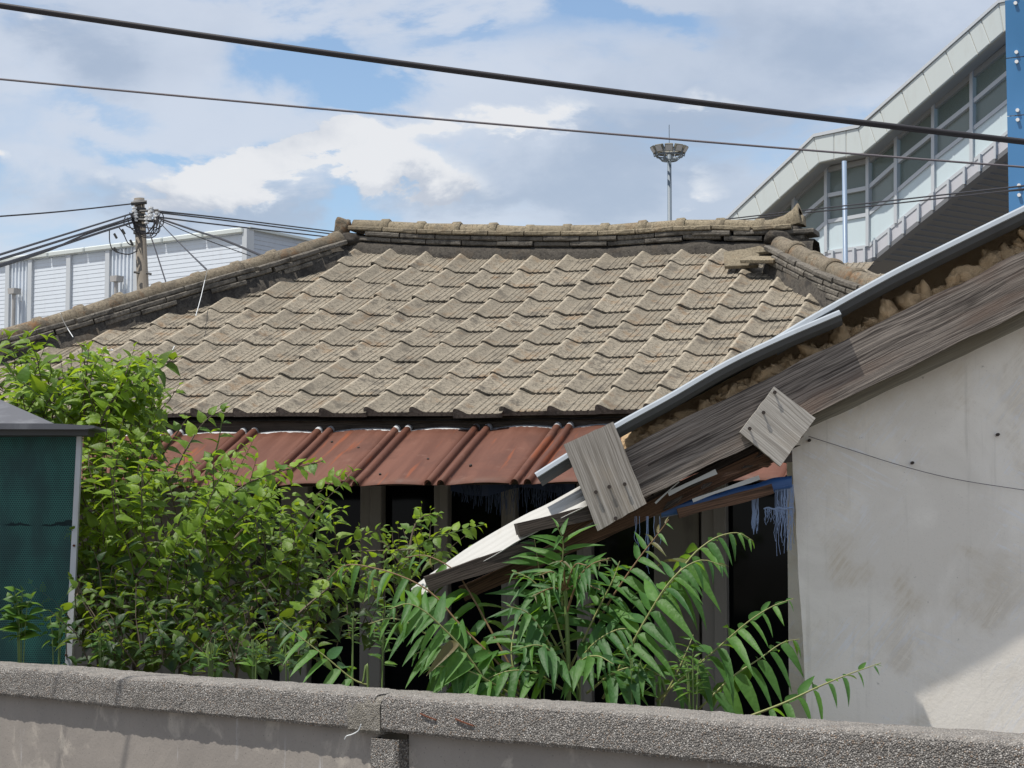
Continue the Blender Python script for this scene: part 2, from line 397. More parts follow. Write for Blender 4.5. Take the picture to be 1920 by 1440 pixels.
M_ROOM = mat('unlit_room', base=(.03, .03, .03), rough=.9)
def f_tarp(t):
    p = pos(t)
    c = t.mix(t.noise(t.map(p, scale=(2, 2, 30)), 4, 4), (.022, .075, .22), (.04, .12, .31))
    t.put(t.b.inputs['Base Color'], c); t.b.inputs['Roughness'].default_value = .45
M_TARP = mat('blue_tarpaulin', f_tarp)
M_THREAD = mat('blue_thread', base=(.20, .27, .42), rough=.6)
M_NAVY = mat('navy_tarpaulin', base=(.012, .03, .085), rough=.6)
M_NAVYT = mat('navy_thread', base=(.035, .06, .12), rough=.6)
M_STRING = mat('white_string', base=(.7, .72, .72), rough=.6)
def f_net(t):
    # hexagonal perforation of the plastic net: two offset square lattices of round holes
    p = oco(t); x, y, z = t.sep(p)
    S = 1/.0112
    def holes(ox, oz):
        u = t.m('SUBTRACT', t.m('FRACT', t.m('ADD', t.m('MULTIPLY', x, S), ox)), .5)
        w = t.m('SUBTRACT', t.m('FRACT', t.m('ADD', t.m('MULTIPLY', z, S/1.732), oz)), .5)
        w = t.m('MULTIPLY', w, 1.732)
        return t.m('SQRT', t.m('ADD', t.m('MULTIPLY', u, u), t.m('MULTIPLY', w, w)))
    d = t.m('MINIMUM', holes(0, 0), holes(.5, .5))
    wv = t.noise(t.map(p, scale=(1, 1, .6)), 7, 5, .6)
    c = t.mix(t.ss(wv, .35, .65), (.009, .062, .058), (.018, .125, .105))
    rip = t.m('ABSOLUTE', t.m('SUBTRACT', z, t.m('ADD', -.47, t.m('MULTIPLY', t.noise(t.map(p, scale=(5, 1, 1)), 2.0, 4), .06))))
    rip2 = t.m('LESS_THAN', rip, t.m('MULTIPLY', t.ss(t.noise(t.map(p, scale=(9, 1, 1)), 1.0, 2), .4, .7), .014))
    hole = t.m('MAXIMUM', t.m('LESS_THAN', d, .36), rip2)
    t.put(t.b.inputs['Base Color'], c); t.b.inputs['Roughness'].default_value = .5
    tr = t.new('ShaderNodeBsdfTransparent'); m = t.new('ShaderNodeMixShader')
    t.put(m.inputs[0], hole); t.l.new(t.b.outputs[0], m.inputs[1]); t.l.new(tr.outputs[0], m.inputs[2])
    t.l.new(m.outputs[0], t.n['Material Output'].inputs[0])
M_NET = mat('green_plastic_net', f_net)
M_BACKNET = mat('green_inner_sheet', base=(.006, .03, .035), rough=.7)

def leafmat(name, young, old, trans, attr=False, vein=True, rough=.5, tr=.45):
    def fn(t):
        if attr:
            a = t.new('ShaderNodeAttribute'); a.attribute_name = 'leaf_age_shade'; r = a.outputs['Fac']
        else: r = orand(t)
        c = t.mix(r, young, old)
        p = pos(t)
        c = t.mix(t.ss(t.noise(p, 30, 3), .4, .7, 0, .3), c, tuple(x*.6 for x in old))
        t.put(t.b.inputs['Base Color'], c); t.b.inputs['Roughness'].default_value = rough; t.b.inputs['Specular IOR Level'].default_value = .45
        t.put(t.b.inputs['Normal'], t.bump(t.noise(p, 55, 3), .35, .01))
        d = t.new('ShaderNodeBsdfTranslucent'); t.put(d.inputs[0], t.mix(r, trans, tuple(x*.4 for x in trans)))
        m = t.new('ShaderNodeMixShader'); m.inputs[0].default_value = tr
        t.l.new(t.b.outputs[0], m.inputs[1]); t.l.new(d.outputs[0], m.inputs[2]); t.l.new(m.outputs[0], t.n['Material Output'].inputs[0])
    return fn
M_MUL = mat('mulberry_leaf', leafmat('m', (.22, .35, .024), (.06, .155, .018), (.42, .58, .03)))
M_MULF = mat('mulberry_foliage', leafmat('m', (.20, .33, .022), (.016, .055, .012), (.36, .52, .03), True))  # dark end also carries the shade painted on low leaves
M_AIL = mat('pinnate_leaf', leafmat('a', (.085, .205, .034), (.036, .120, .030), (.24, .46, .025), rough=.55, tr=.38))
M_AILY = mat('reddish_young_leaf', leafmat('a', (.115, .085, .035), (.075, .14, .035), (.26, .26, .04), tr=.32))
M_WEED = mat('weed_leaf', leafmat('w', (.12, .25, .03), (.05, .13, .03), (.28, .45, .05)))
M_STEMG = mat('green_stem', base=(.13, .19, .05), rough=.6)
M_STEMB = mat('brown_twig', base=(.10, .075, .05), rough=.8)
M_RACHIS = mat('yellow_green_rachis', base=(.24, .25, .09), rough=.55)
M_RACHISR = mat('reddish_rachis', base=(.20, .12, .06), rough=.55)
def f_ground(t):
    p = pos(t)
    c = t.mix(t.noise(p, 1.5, 8, .65), (.20, .17, .13), (.11, .10, .08))
    t.put(t.b.inputs['Base Color'], c); t.b.inputs['Roughness'].default_value = .95
    t.put(t.b.inputs['Normal'], t.bump(t.noise(p, 20, 6), .4, .03))
M_GROUND = mat('dusty_ground', f_ground)
def f_asphalt(t):
    p = pos(t)
    c = t.mix(t.noise(p, 3, 6, .6), (.20, .195, .185), (.26, .25, .24)); c = t.mix(t.ss(t.noise(p, 160, 3, .7), .5, .7, 0, .5), c, (.12, .12, .12))
    t.put(t.b.inputs['Base Color'], c); t.b.inputs['Roughness'].default_value = .9
M_ROAD = mat('worn_concrete_lane', f_asphalt)
# ================================================================== SETTING
tag(obj('ground', MB().add([(-600, -600, 0), (600, -600, 0), (600, 1500, 0), (-600, 1500, 0)], [(0, 1, 2, 3)]), M_GROUND), kind='structure')

# ------------------------------------------------------------------ fence line (used by the lane too)
FP0 = at(0, 1250, 9.45); FP1 = at(1920, 1390, 5.65); FZ = 0.5*(FP0.z+FP1.z)
FX = Vector((FP1.x-FP0.x, FP1.y-FP0.y, 0)).normalized(); FY = Vector((-FX.y, FX.x, 0))      # FY points away from the camera
if FY.y < 0: FY = -FY
FM = axes(Vector((FP0.x, FP0.y, 0)), FX, FY, ZA)
def fl(x, y):    # distance along the fence front face under a pixel
    q = hit(x, y, FP0, FY); return (q-Vector((FP0.x, FP0.y, 0))).dot(FX)
lane = [Vector((FP0.x, FP0.y, .004))+FX*a+FY*b for a, b in ((-14, -.35), (16, -.35), (16, -12), (-14, -12))]
tag(obj('lane', MB().add(lane, [(0, 1, 2, 3)]), M_ROAD), kind='structure')

# ------------------------------------------------------------------ warehouse far behind on the left
WD = Vector((.80, -.60, 0)).normalized(); WN = Vector((-WD.y, WD.x, 0))       # facade direction (right end nearer), normal away
W0 = at(230, 500, 62)
def wh(x, y, back=0.0): return hit(x, y, W0+WN*back, WN)
ware = thing('warehouse', 'long white warehouse with ribbed metal cladding behind the utility pole', 'warehouse', (W0.x, W0.y, 0))
zt = wh(230, 466).z
def wx(px): return (wh(px, 500)-W0).dot(WD)
WM0 = axes(Vector((W0.x, W0.y, 0)), WD, WN, ZA)
xr = wx(462); zlow = 1.0
ZTOP = zt
obj('wall', MB().box(-40, xr-.05, .25, 18, 0, ZTOP-.2), M_FACADE_D, ware, WM0)
def ribbed_h(x0, x1, z0, z1, pitch=.125):
    b = MB(); P = []; z = z1; 
    while z > z0:
        P += [(0.0, z), (-.007, z-pitch*.88), (-.007, z-pitch*.94), (0.0, z-pitch)]; z -= pitch
    return b.grid([[(x0, y, z), (x1, y, z)] for y, z in P])
def ribbed_v(x0, x1, z0, z1, pitch=.16):
    b = MB(); P = []; x = x0
    while x < x1-pitch*.5:
        P += [(x, 0.0), (x+pitch*.55, 0.0), (x+pitch*.62, -.05), (x+pitch*.93, -.05)]; x += pitch
    P.append((x, 0.0))
    return b.grid([[(x, y, z0), (x, y, z1)] for x, y in P])
wsec = [(-260, -60, 'v'), (-60, 18, 'h'), (18, 60, 'v'), (60, 132, 'h'), (132, 205, 'h'), (205, 258, 'v'), (258, 462, 'h')]
for a, b_, k in wsec:
    xa, xb = wx(a)+.06, wx(b_)-.06
    s = ribbed_h(xa, xb, .6, ZTOP-.02) if k == 'h' else ribbed_v(xa, xb, .6, ZTOP-.02)
    obj('cladding_sheet', s, M_FACADE, ware, WM0, fix=False)
for px in (-60, 18, 60, 132, 205, 258, 462):
    x = wx(px); obj('corner_trim', MB().box(x-.09, x+.09, -.09, .2, .3, ZTOP+(.02 if px < 462 else .14)), M_OFRAME, ware, WM0)
xs = [-40]+[wx(p) for p in (-150, -40, 95, 163, 233, 309, 385, 461)]
for a, b_ in zip(xs, xs[1:]):
    o = obj('parapet_panel', MB().box(a+.02, b_-.02, -.14, .3, ZTOP+.0, ZTOP+.16), M_PARAPET, ware, WM0); bevel(o, .03, 1)
# right-hand end wall, turned away
WD2 = Vector((.55, .84, 0)).normalized(); WN2 = Vector((-WD2.y, WD2.x, 0))
WC = wh(463, 470); WC.z = 0
WM2 = axes(WC, WD2, WN2, ZA)
P = []; z = ZTOP+.1
while z > .6: P += [(-.0, z), (-.012, z-.105), (-.012, z-.117), (0, z-.125)]; z -= .125
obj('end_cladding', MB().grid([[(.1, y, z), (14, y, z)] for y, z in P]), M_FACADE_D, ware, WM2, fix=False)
obj('end_cap', MB().box(0, 14, -.12, .1, ZTOP+.1, ZTOP+.17), M_PARAPET, ware, WM2)
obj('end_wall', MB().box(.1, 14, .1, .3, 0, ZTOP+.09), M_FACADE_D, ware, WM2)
for px, py in ((26, 547), (218, 524)):
    q = wh(px, py, -.3); x = (q-Vector((W0.x, W0.y, 0))).dot(WD); zz = q.z
    vt = obj('vent_pipe', MB().tube([(x, -.3, .5), (x, -.3, zz)], .06, 10), M_VENT, ware, WM0)
    obj('vent_hood', MB().prism([(x-.13, -.42, zz-.07), (x+.12, -.42, zz-.07), (x+.15, -.42, zz+.1), (x-.15, -.42, zz+.1)], (0, .28, 0)), M_VENT, vt, WM0)
for px, py in ():
    q = wh(px, py, .4); t_ = obj('roof_vent', MB().tube([(q.x, q.y, ZTOP-.1), (q.x, q.y, q.z)], .05, 8).tube([(q.x, q.y, q.z), (q.x, q.y, q.z+.05)], .16, 10), M_FACADE, ware)

# ------------------------------------------------------------------ covered stair of a footbridge on the right
OD = Vector((.638, -.770, 0)).normalized(); ON = Vector((-OD.y, OD.x, 0))
if ON.y < 0: ON = -ON
O0 = at(1600, 350, 46.0)
def ov(x, y, back=0.0): return hit(x, y, O0+ON*back, ON)
foot = thing('covered_footbridge_stair', 'covered footbridge stairway with pale green fascia panels and tinted windows', 'footbridge', (O0.x, O0.y, 0))
WID = 3.0
c4 = lambda x, y: (1360+x/3.4286, y/3.4286)
FT = [(1330, 442), c4(70, 1352), c4(185, 1250), c4(300, 1140), c4(420, 1030), c4(490, 960), c4(566, 880), c4(697, 853), c4(775, 837), c4(852, 820), c4(915, 774), c4(990, 706), c4(1130, 583), c4(1265, 458), c4(1412, 325), c4(1562, 195), c4(1640, 126), c4(1755, 18), (1905, -2)]
FB = [(1372, 454), c4(110, 1490), c4(228, 1385), c4(345, 1278), c4(468, 1168), c4(535, 1108), c4(602, 1048), c4(697, 1026), c4(775, 1009), c4(886, 988), c4(966, 922), c4(1040, 858), c4(1180, 735), c4(1320, 612), c4(1470, 482), c4(1622, 350), c4(1700, 282), c4(1788, 206), (1905, 52)]
for a, b_, c_, d_ in zip(FT, FT[1:], FB[1:], FB):
    q = [ov(*p, back=-.55) for p in (a, b_, c_, d_)]
    cen = sum(q, Vector())/4
    q = [p+(cen-p).normalized()*.010 for p in q]
    o = obj('fascia_panel', MB().prism(q, ON*.06), M_OPANEL, foot); bevel(o, .015, 1)
TOPL = [FT[0], FT[6], FT[9], FT[17], FT[18]]; BOTL = [FB[0], FB[6], FB[9], FB[17], FB[18]]
def strip(name, top, bot, y0, y1, m, parent=foot):
    for (a, b_), (d_, c_) in zip(zip(top, top[1:]), zip(bot, bot[1:])):
        q = [ov(*p, back=y0) for p in (a, b_, c_, d_)]
        o = obj(name, MB().prism(q, ON*(y1-y0)), m, parent)
    return o
strip('fascia_backing', TOPL, BOTL, -.535, -.44, M_SEAM)
for (a, b_) in zip(TOPL, TOPL[1:]):       # folded coping along the roof edge
    p, q = ov(*a, back=-.58), ov(*b_, back=-.58)
    obj('coping', MB().prism([p, q, q+ZA*.07, p+ZA*.07], ON*.22), M_OFRAME, foot)
off = lambda L, dx, dy: [(x+dx, y+dy) for x, y in L]
# roof / ceiling slab across the width
for (a, b_), (d_, c_) in zip(zip(TOPL, TOPL[1:]), zip(BOTL, BOTL[1:])):
    p, q, r_, s_ = ov(*a, back=-.42), ov(*b_, back=-.42), ov(*c_, back=-.42), ov(*d_, back=-.42)
    k = .72
    obj('ceiling_slab', MB().prism([p*.3+s_*.7, q*.3+r_*.7, r_, s_], ON*(WID+.9)), M_OSOFFIT, foot)
    obj('far_fascia', MB().prism([p+ON*(WID+.92), q+ON*(WID+.92), r_+ON*(WID+.92), s_+ON*(WID+.92)], ON*.06), M_OPANEL, foot)
GT = [(1390, 462), (1551, 319), (1629, 302), (1682, 259), (1752, 201), (1824, 142), (1900, 79)]         # top of the windows
RL = [(1390, 505), (1551, 367), (1629, 352), (1682, 305), (1752, 249), (1824, 192), (1900, 128)]        # middle rail
SL = [(1390, 560), (1551, 416), (1629, 402), (1682, 359), (1752, 299), (1824, 243), (1900, 182)]        # sill
PB = [(1390, 620), (1551, 473), (1629, 462), (1682, 419), (1752, 361), (1824, 304), (1900, 240)]        # bottom of the panels
UB = [(1390, 665), (1560, 520), (1640, 486), (1690, 445), (1752, 395), (1824, 336), (1900, 274)]        # lower edge of the string
def yl(L, x): return interp(x, L)
MUL = [1430, 1490, 1551, 1629, 1682, 1752, 1824, 1893]
def bar(name, p, q, w, d, m, y=-.06, parent=foot):
    """rectangular bar from p to q lying in the facade plane"""
    ax = (q-p).normalized(); s_ = ON.cross(ax).normalized()*w*.5
    return obj(name, MB().prism([p-s_+ON*y, q-s_+ON*y, q+s_+ON*y, p+s_+ON*y], ON*d), m, parent)
for x in MUL[1:-1]:
    bar('mullion', ov(x, yl(GT, x)-22), ov(x, yl(PB, x)), .085, .14, M_OFRAME)
for L, nm, w in ((GT, 'window_head', .11), (RL, 'window_rail', .085), (SL, 'window_sill', .08), (PB, 'panel_foot', .07)):
    for a, b_ in zip(L, L[1:]): bar(nm, ov(*a), ov(*b_), w, .10, M_OFRAME if nm != 'window_head' else M_OSOFFIT, -.035)
xsL = [1390]+MUL
for a, b_ in zip(xsL, xsL[1:]):
    for T_, B_ in ((GT, RL), (RL, SL)):
        q = [ov(a, yl(T_, a), .05), ov(b_, yl(T_, b_), .05), ov(b_, yl(B_, b_), .05), ov(a, yl(B_, a), .05)]
        o = obj('window_pane', MB().prism(q, ON*.02), M_GLASS, foot)
    q = [ov(a+1.2, yl(SL, a+1.2)+2.5, -.0), ov(b_-1.2, yl(SL, b_-1.2)+2.5), ov(b_-1.2, yl(PB, b_-1.2)-2), ov(a+1.2, yl(PB, a+1.2)-2)]
    o = obj('lower_panel', MB().prism(q, ON*.05), M_OLOW, foot); bevel(o, .012, 1)
strip('panel_backing', SL, PB, .07, .11, M_OFRAME)
# head board between the fascia and the glass
strip('head_board', [(1390, 430), (1551, 292), (1629, 275), (1682, 232), (1752, 174), (1824, 115), (1900, 52)], GT, .0, .04, M_OSOFFIT)
# string course with short uprights under the panels
strip('string_panel', [(x, y+2) for x, y in PB], UB, -.02, .02, M_OLOUVER)
for x in (1565, 1585, 1605, 1625, 1644, 1671, 1698, 1726, 1753, 1782, 1812, 1841, 1870):
    bar('string_upright', ov(x, yl(PB, x)), ov(x, yl(UB, x)), .055, .12, M_OFRAME, -.09)
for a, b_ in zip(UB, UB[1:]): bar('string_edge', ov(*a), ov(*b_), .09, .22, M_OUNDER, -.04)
# stair flights: underside slab, steps, far parapet
for a, b_ in zip(UB, UB[1:]):
    p, q = ov(*a, back=.2), ov(*b_, back=.2)
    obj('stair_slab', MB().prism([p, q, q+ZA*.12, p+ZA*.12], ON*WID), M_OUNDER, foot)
    pn = ov(a[0], yl(SL, a[0]), WID+.25); qn = ov(b_[0], yl(SL, b_[0]), WID+.25)
    pf, qf = p+ON*(WID+.05), q+ON*(WID+.05)
    h = (ov(*b_).z-ov(b_[0], yl(SL, b_[0])).z)
    obj('far_parapet', MB().prism([pf, qf, qf+ZA*1.25, pf+ZA*1.25], ON*.06), M_OLOW, foot)
p, q = ov(1640, 486, .25), ov(1900, 274, .25); n_ = 22
for k in range(n_):
    c = p.lerp(q, (k+.5)/n_); e = (q-p)/n_
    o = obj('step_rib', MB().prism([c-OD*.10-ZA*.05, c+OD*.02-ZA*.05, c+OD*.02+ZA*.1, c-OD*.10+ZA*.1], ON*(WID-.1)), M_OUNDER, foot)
q = ov(1583, 300, -.75)
obj('drain_pipe', MB().tube([(q.x, q.y, 0), (q.x, q.y, ov(1583, 302, -.75).z)], .052, 12), M_POLEBLUE, foot, smooth=True)
# blue glazed lift tower at the right edge
TW = Vector((.9, -.43, 0)).normalized(); TN = Vector((-TW.y, TW.x, 0)); T0 = at(1890, 300, 39)
tower = thing('lift_tower', 'blue glass tower beside the covered footbridge stair at the right edge', 'tower', (T0.x, T0.y, 0))
TM = axes(Vector((T0.x, T0.y, 0)), TW, TN, ZA)
def tz(y): return hit(1900, y, T0, TN).z
obj('tower_core', MB().box(.42, 3.2, .35, 3.2, 0, tz(-160)), M_BLUECORE, tower, TM)
zz = [0, tz(700), tz(505), tz(358), tz(217), tz(108), tz(-2), tz(-120)]
for a, b_ in zip(zz, zz[1:]):
    for x0, x1 in ((.0, .62), (.64, 1.9)):
        g = obj('glass_panel', MB().box(x0, x1-.01, 0, .03, a+.01, b_-.01), M_BLUEGLASS, tower, TM)
        for zf in (a+.09, b_-.09):
            obj('glass_fitting', MB().tube([(x0+.2, -.05, zf), (x0+.2, .0, zf)], .035, 8), M_PORC, g, TM)
obj('tower_post', MB().box(.30, .42, .1, .3, 0, tz(-140)), M_BLUECORE, tower, TM)

# ------------------------------------------------------------------ floodlight mast
MQ = at(1255, 300, 125.0); mast = thing('floodlight_mast', 'tall slim floodlight mast with a ring of lamps above the roof ridge', 'light mast', (MQ.x, MQ.y, 0))
u_ = 125/4000.
mz = at(1255, 290, 125).z
obj('mast_pole', MB().tube([(MQ.x, MQ.y, 0), (MQ.x, MQ.y, mz)], [.22, .12], 12), M_MAST, mast, smooth=True)
obj('lightning_rod', MB().tube([(MQ.x, MQ.y, mz-.1), (MQ.x, MQ.y, at(1255, 234, 125).z)], .022, 5), M_MAST, mast)
ring = MB(); rr = 29*u_
for r_, z_ in ((rr*.9, mz-.05), (rr*.5, mz-.34)):
    ring.tube([(MQ.x+r_*math.cos(t), MQ.y+r_*math.sin(t), z_) for t in np.linspace(0, 2*math.pi, 25)], .05, 5, False)
for k in range(8):
    t = k*math.pi/4+.2
    ring.tube([(MQ.x, MQ.y, mz-.4), (MQ.x+rr*.5*math.cos(t), MQ.y+rr*.5*math.sin(t), mz-.34), (MQ.x+rr*.9*math.cos(t), MQ.y+rr*.9*math.sin(t), mz-.05)], .045, 4)
obj('lamp_ring', ring, M_MAST, mast)
for k in range(10):
    t = 2*math.pi*(k+.35)/10; d = Vector((math.cos(t), math.sin(t), 0)); sd = Vector((-d.y, d.x, 0))
    c = Vector((MQ.x, MQ.y, mz+.30))+d*rr*1.02; n1 = (d*.85-ZA*.52).normalized(); v1 = sd.cross(n1)
    FMx = axes(c, sd, v1, n1)
    fo = obj('floodlight', MB().prism([(-.25, -.22, .0), (.25, -.22, .0), (.25, .22, .0), (-.25, .22, .0)], (0, 0, .1)).prism([(-.18, -.16, -.2), (.18, -.16, -.2), (.18, .16, -.2), (-.18, .16, -.2)], (0, 0, .2)), M_LAMP, mast, FMx)
    obj('lens', MB().box(-.21, .21, -.18, .18, .101, .115), M_LAMPGLASS, fo, FMx)
    obj('bracket', MB().tube([c+sd*.33, c+sd*.33-ZA*.4-d*.1, Vector((MQ.x, MQ.y, mz-.05))+d*rr*.9, c-sd*.33-ZA*.4-d*.1, c-sd*.33], .03, 4), M_MAST, fo)

# ------------------------------------------------------------------ utility pole and its wires
UY = 36.0; UB0 = at(268, 545, UY); UT = at(261, 372, UY); uu = UY/4000.
pole = thing('utility_pole', 'weathered concrete utility pole crowded with insulators behind the left roof hip', 'utility pole', (UB0.x, UB0.y, 0))
foot_p = UB0+(UB0-UT)*((UB0.z)/(UT.z-UB0.z)); 
obj('pole_shaft', MB().tube([foot_p, UT], [.155, .088], 20), M_POLE, pole, smooth=True)
def up(x, y, dy=0.0): return at(x, y, UY+dy)
for y in (379, 393, 404, 411, 424, 436):
    c = up(262, y); obj('pole_band', MB().tube([c-ZA*.025, c+ZA*.025], .108, 20), M_VENT if y in (379,) else M_DARK, pole)
obj('top_bolt', MB().tube([up(246, 382, -.1), up(275, 379, -.1)], .035, 6), M_DARK, pole)
for k, (x, y) in enumerate(((252, 396), (283, 396), (294, 405), (281, 405), (275, 411), (254, 407), (294, 411))):
    c = up(x, y, -.12); ins = MB()
    for j, rr_ in enumerate((.045, .03, .05, .03, .044)): ins.tube([c+ZA*(.03*j-.075), c+ZA*(.03*j-.05)], rr_, 10)
    obj('insulator', ins, M_PORC, pole)
obj('insulator_rack', MB().tube([up(262, 396, -.12), up(297, 394, -.12)], .022, 5).tube([up(250, 411, -.12), up(298, 415, -.12)], .03, 5), M_DARK, pole)
for k in range(9):
    a0 = up(245-random.uniform(-6, 10), random.uniform(398, 412), -.15); a1 = up(298+random.uniform(-12, 10), random.uniform(400, 416), -.15)
    lo = random.uniform(424, 446); mid = [up(262-random.uniform(0, 14), lo-4, -.2), up(282+random.uniform(-6, 14), lo, -.2)]
    obj('jumper_wire', MB().tube(spline([a0]+mid+[a1], 14), .010, 5), M_CABLE, pole)
for xs_, ys_ in (((283, 303, 306, 290), (398, 398, 420, 432)), ((236, 232, 242, 256), (403, 418, 426, 430)), ((205, 206, 214, 240, 258), (432, 455, 470, 477, 470)), ((222, 232, 240, 250), (425, 440, 456, 460))):
    obj('jumper_wire', MB().tube(spline([up(x, y, -.15) for x, y in zip(xs_, ys_)], 14), .010, 5), M_CABLE, pole)
for x, y in ((216, 442), (231, 434), (246, 454), (216, 468)):
    obj('wire_splice', MB().tube([up(x-2, y-4, -.15), up(x+3, y+5, -.15)], .022, 6), M_DARK, pole)
obj('step_bolt', MB().tube([up(251, 510, -.15), up(262, 512, -.15)], .02, 5), M_DARK, pole)
obj('step_bolt', MB().tube([up(274, 512, -.1), up(284, 514, -.1)], .02, 5), M_DARK, pole)
def wire(pts, r, m, label, group, name='power_line', n=24):
    o = obj(name, MB().tube(spline(pts, n), r, 6), m, smooth=True); return tag(o, label, 'wire', group)
G1 = 'service wires strung from the utility pole'
wire([at(-60, 410, 30), at(110, 397, 33), up(249, 382)], .012, M_CABLE, 'single thin wire running left from the very top of the utility pole', G1)
for k, (pts, r, lb) in enumerate((
    ([(-60, 496, 22), (120, 440, 29), (252, 399, 36)], .014, 'uppermost of the four wires fanning down left from the utility pole'),
    ([(-60, 505, 22), (120, 449, 29), (250, 407, 36)], .016, 'second of the four wires fanning down left from the utility pole'),
    ([(-60, 519, 22), (90, 470, 28), (160, 440, 31), (250, 411, 36)], .014, 'third of the four wires fanning down left from the utility pole'),
    ([(-60, 516, 22), (90, 468, 28), (200, 432, 33), (252, 416, 36)], .018, 'lowest thickest of four wires fanning down left from the utility pole'),
    ([(290, 395, 36), (420, 409, 40), (640, 436, 48)], .015, 'topmost wire running right from the utility pole to the ridge end'),
    ([(292, 398, 36), (420, 413, 40), (640, 441, 48)], .015, 'second wire running right from the utility pole to the ridge end'),
    ([(296, 407, 36), (400, 420, 40), (640, 447, 48)], .015, 'third wire running right from the utility pole to the ridge end'),
    ([(300, 410, 36), (365, 432, 33), (420, 450, 30), (520, 492, 26)], .018, 'thick black drop cable sagging right from pole across the warehouse'),
    ([(274, 418, 36), (292, 470, 34), (316, 545, 31)], .012, 'thin stay wire dropping steeply just right of the utility pole'),
    ([(300, 418, 36), (345, 464, 27), (391, 509, 16.6)], .008, 'thin wire slanting from the pole onto the hip roof tiles'),
    ([(302, 414, 36), (380, 447, 38), (470, 480, 40)], .009, 'faint thin wire slanting right in front of the warehouse corner'))):
    wire([at(*p) for p in pts], r, M_CABLE, lb, G1)
# wires crossing the picture
def sag(a, b_, s, n=30): 
    return [a.lerp(b_, t)-ZA*(4*s*t*(1-t)) for t in np.linspace(0, 1, n)]
o = obj('overhead_cable', MB().tube(sag(at(-700, -102, 8.2), at(2600, 338, 8.2), .055, 40), .0092, 8).tube([p+Vector((0, .003, -.009)) for p in sag(at(-700, -102, 8.2), at(2600, 338, 8.2), .055, 40)], .006, 6), M_CABLE, smooth=True)
tag(o, 'thick black overhead cable crossing the whole sky from upper left', 'cable')
wire(sag(at(-700, 79, 8.6), at(2600, 363, 8.6), .03, 40), .0044, M_CABLE2, 'thin grey overhead wire crossing the sky below the thick black cable', None, 'overhead_cable', 40)
for k, ys_ in enumerate(((418, 394, 384, 344), (422, 399, 390, 350))):
    wire([at(x, y, d) for x, y, d in zip((1300, 1510, 1600, 1960), ys_, (40, 36, 34, 26))], .011, M_CABLE, ('upper', 'lower')[k]+' of two thin black wires crossing in front of the footbridge stair', 'wires in front of the footbridge')
# ================================================================== TILED HOUSE
YAW = R(18.06); SL_ = R(22.16); TW_ = .30; TE = .3722
HO = Vector((-.91775, 13.3045, CZ+.911)); HU = Vector((math.cos(YAW), -math.sin(YAW), 0)); HV = Vector((math.sin(YAW), math.cos(YAW), 0))
HS = (HV*math.cos(SL_)+ZA*math.sin(SL_)).normalized(); HN = HU.cross(HS).normalized()
HM = axes(Vector((HO.x, HO.y, 0)), HU, HV, ZA); HZ = HO.z
LI = [-12, -10, -8, -6, -4, -2, 0, 2, 4, 6, 8, 12]; LJ = [0, 3, 6, 9, 10, 11]
LZ = np.array([[.04, .04, .035, .034, .036, .028, .016, .004, 0, 0, .01, .02], [.09, .085, .075, .057, .043, .025, .004, -.002, 0, 0, .0, .01], [.13, .125, .115, .10, .068, .028, -.01, -.013, 0, 0, 0, 0],
               [.18, .175, .168, .158, .125, .055, .025, .022, .040, .02, 0, 0], [.22, .21, .20, .185, .158, .094, .054, .042, .045, .03, .02, 0], [.25, .24, .23, .21, .19, .13, .08, .06, .05, .04, .03, 0]])
def lift(a, t):
    i, j = min(max(a/TW_, -12), 12), min(max(t/TE, 0), 11)
    col = [float(np.interp(i, LI, r_)) for r_ in LZ]
    return float(np.interp(j, LJ, col))
def rf(a, t, h=0.0): return HO+HU*a+HS*t+ZA*lift(a, t)+HN*h
house = thing('tiled_house', 'old single-storey house with weathered grey-brown cement tile roof', 'house', M=HM.copy())
# roof deck: front slope with hips, plus the three other slopes
def hip_l(j): return -(14.75-j)*TW_
def hip_r(j): return (15.9-j)*TW_
JR = 10.5; RA, RB = -1.72, 2.12
dk = MB(); g = []
for jj in np.linspace(.06, JR, 16):
    a0, a1 = hip_l(max(jj, 0)), hip_r(max(jj, 0)); g.append([rf(a0+(a1-a0)*k/24, jj*TE, -.10) for k in range(25)])
dk.grid(g)
rdg = [g[-1][0], g[-1][-1]]; back = HV*(2*JR*TE*math.cos(SL_)); e0, e1 = g[0][0], g[0][-1]
ft, fr = e0+back-HU*.2, e1+back+HU*.2
dk.add([e0, rdg[0], ft], [(0, 1, 2)]); dk.add([e1, rdg[1], fr], [(0, 1, 2)]); dk.add([rdg[0], rdg[1], fr, ft], [(0, 1, 2, 3)])
roof = obj('roof', dk, M_MORTAR, house, fix=False)

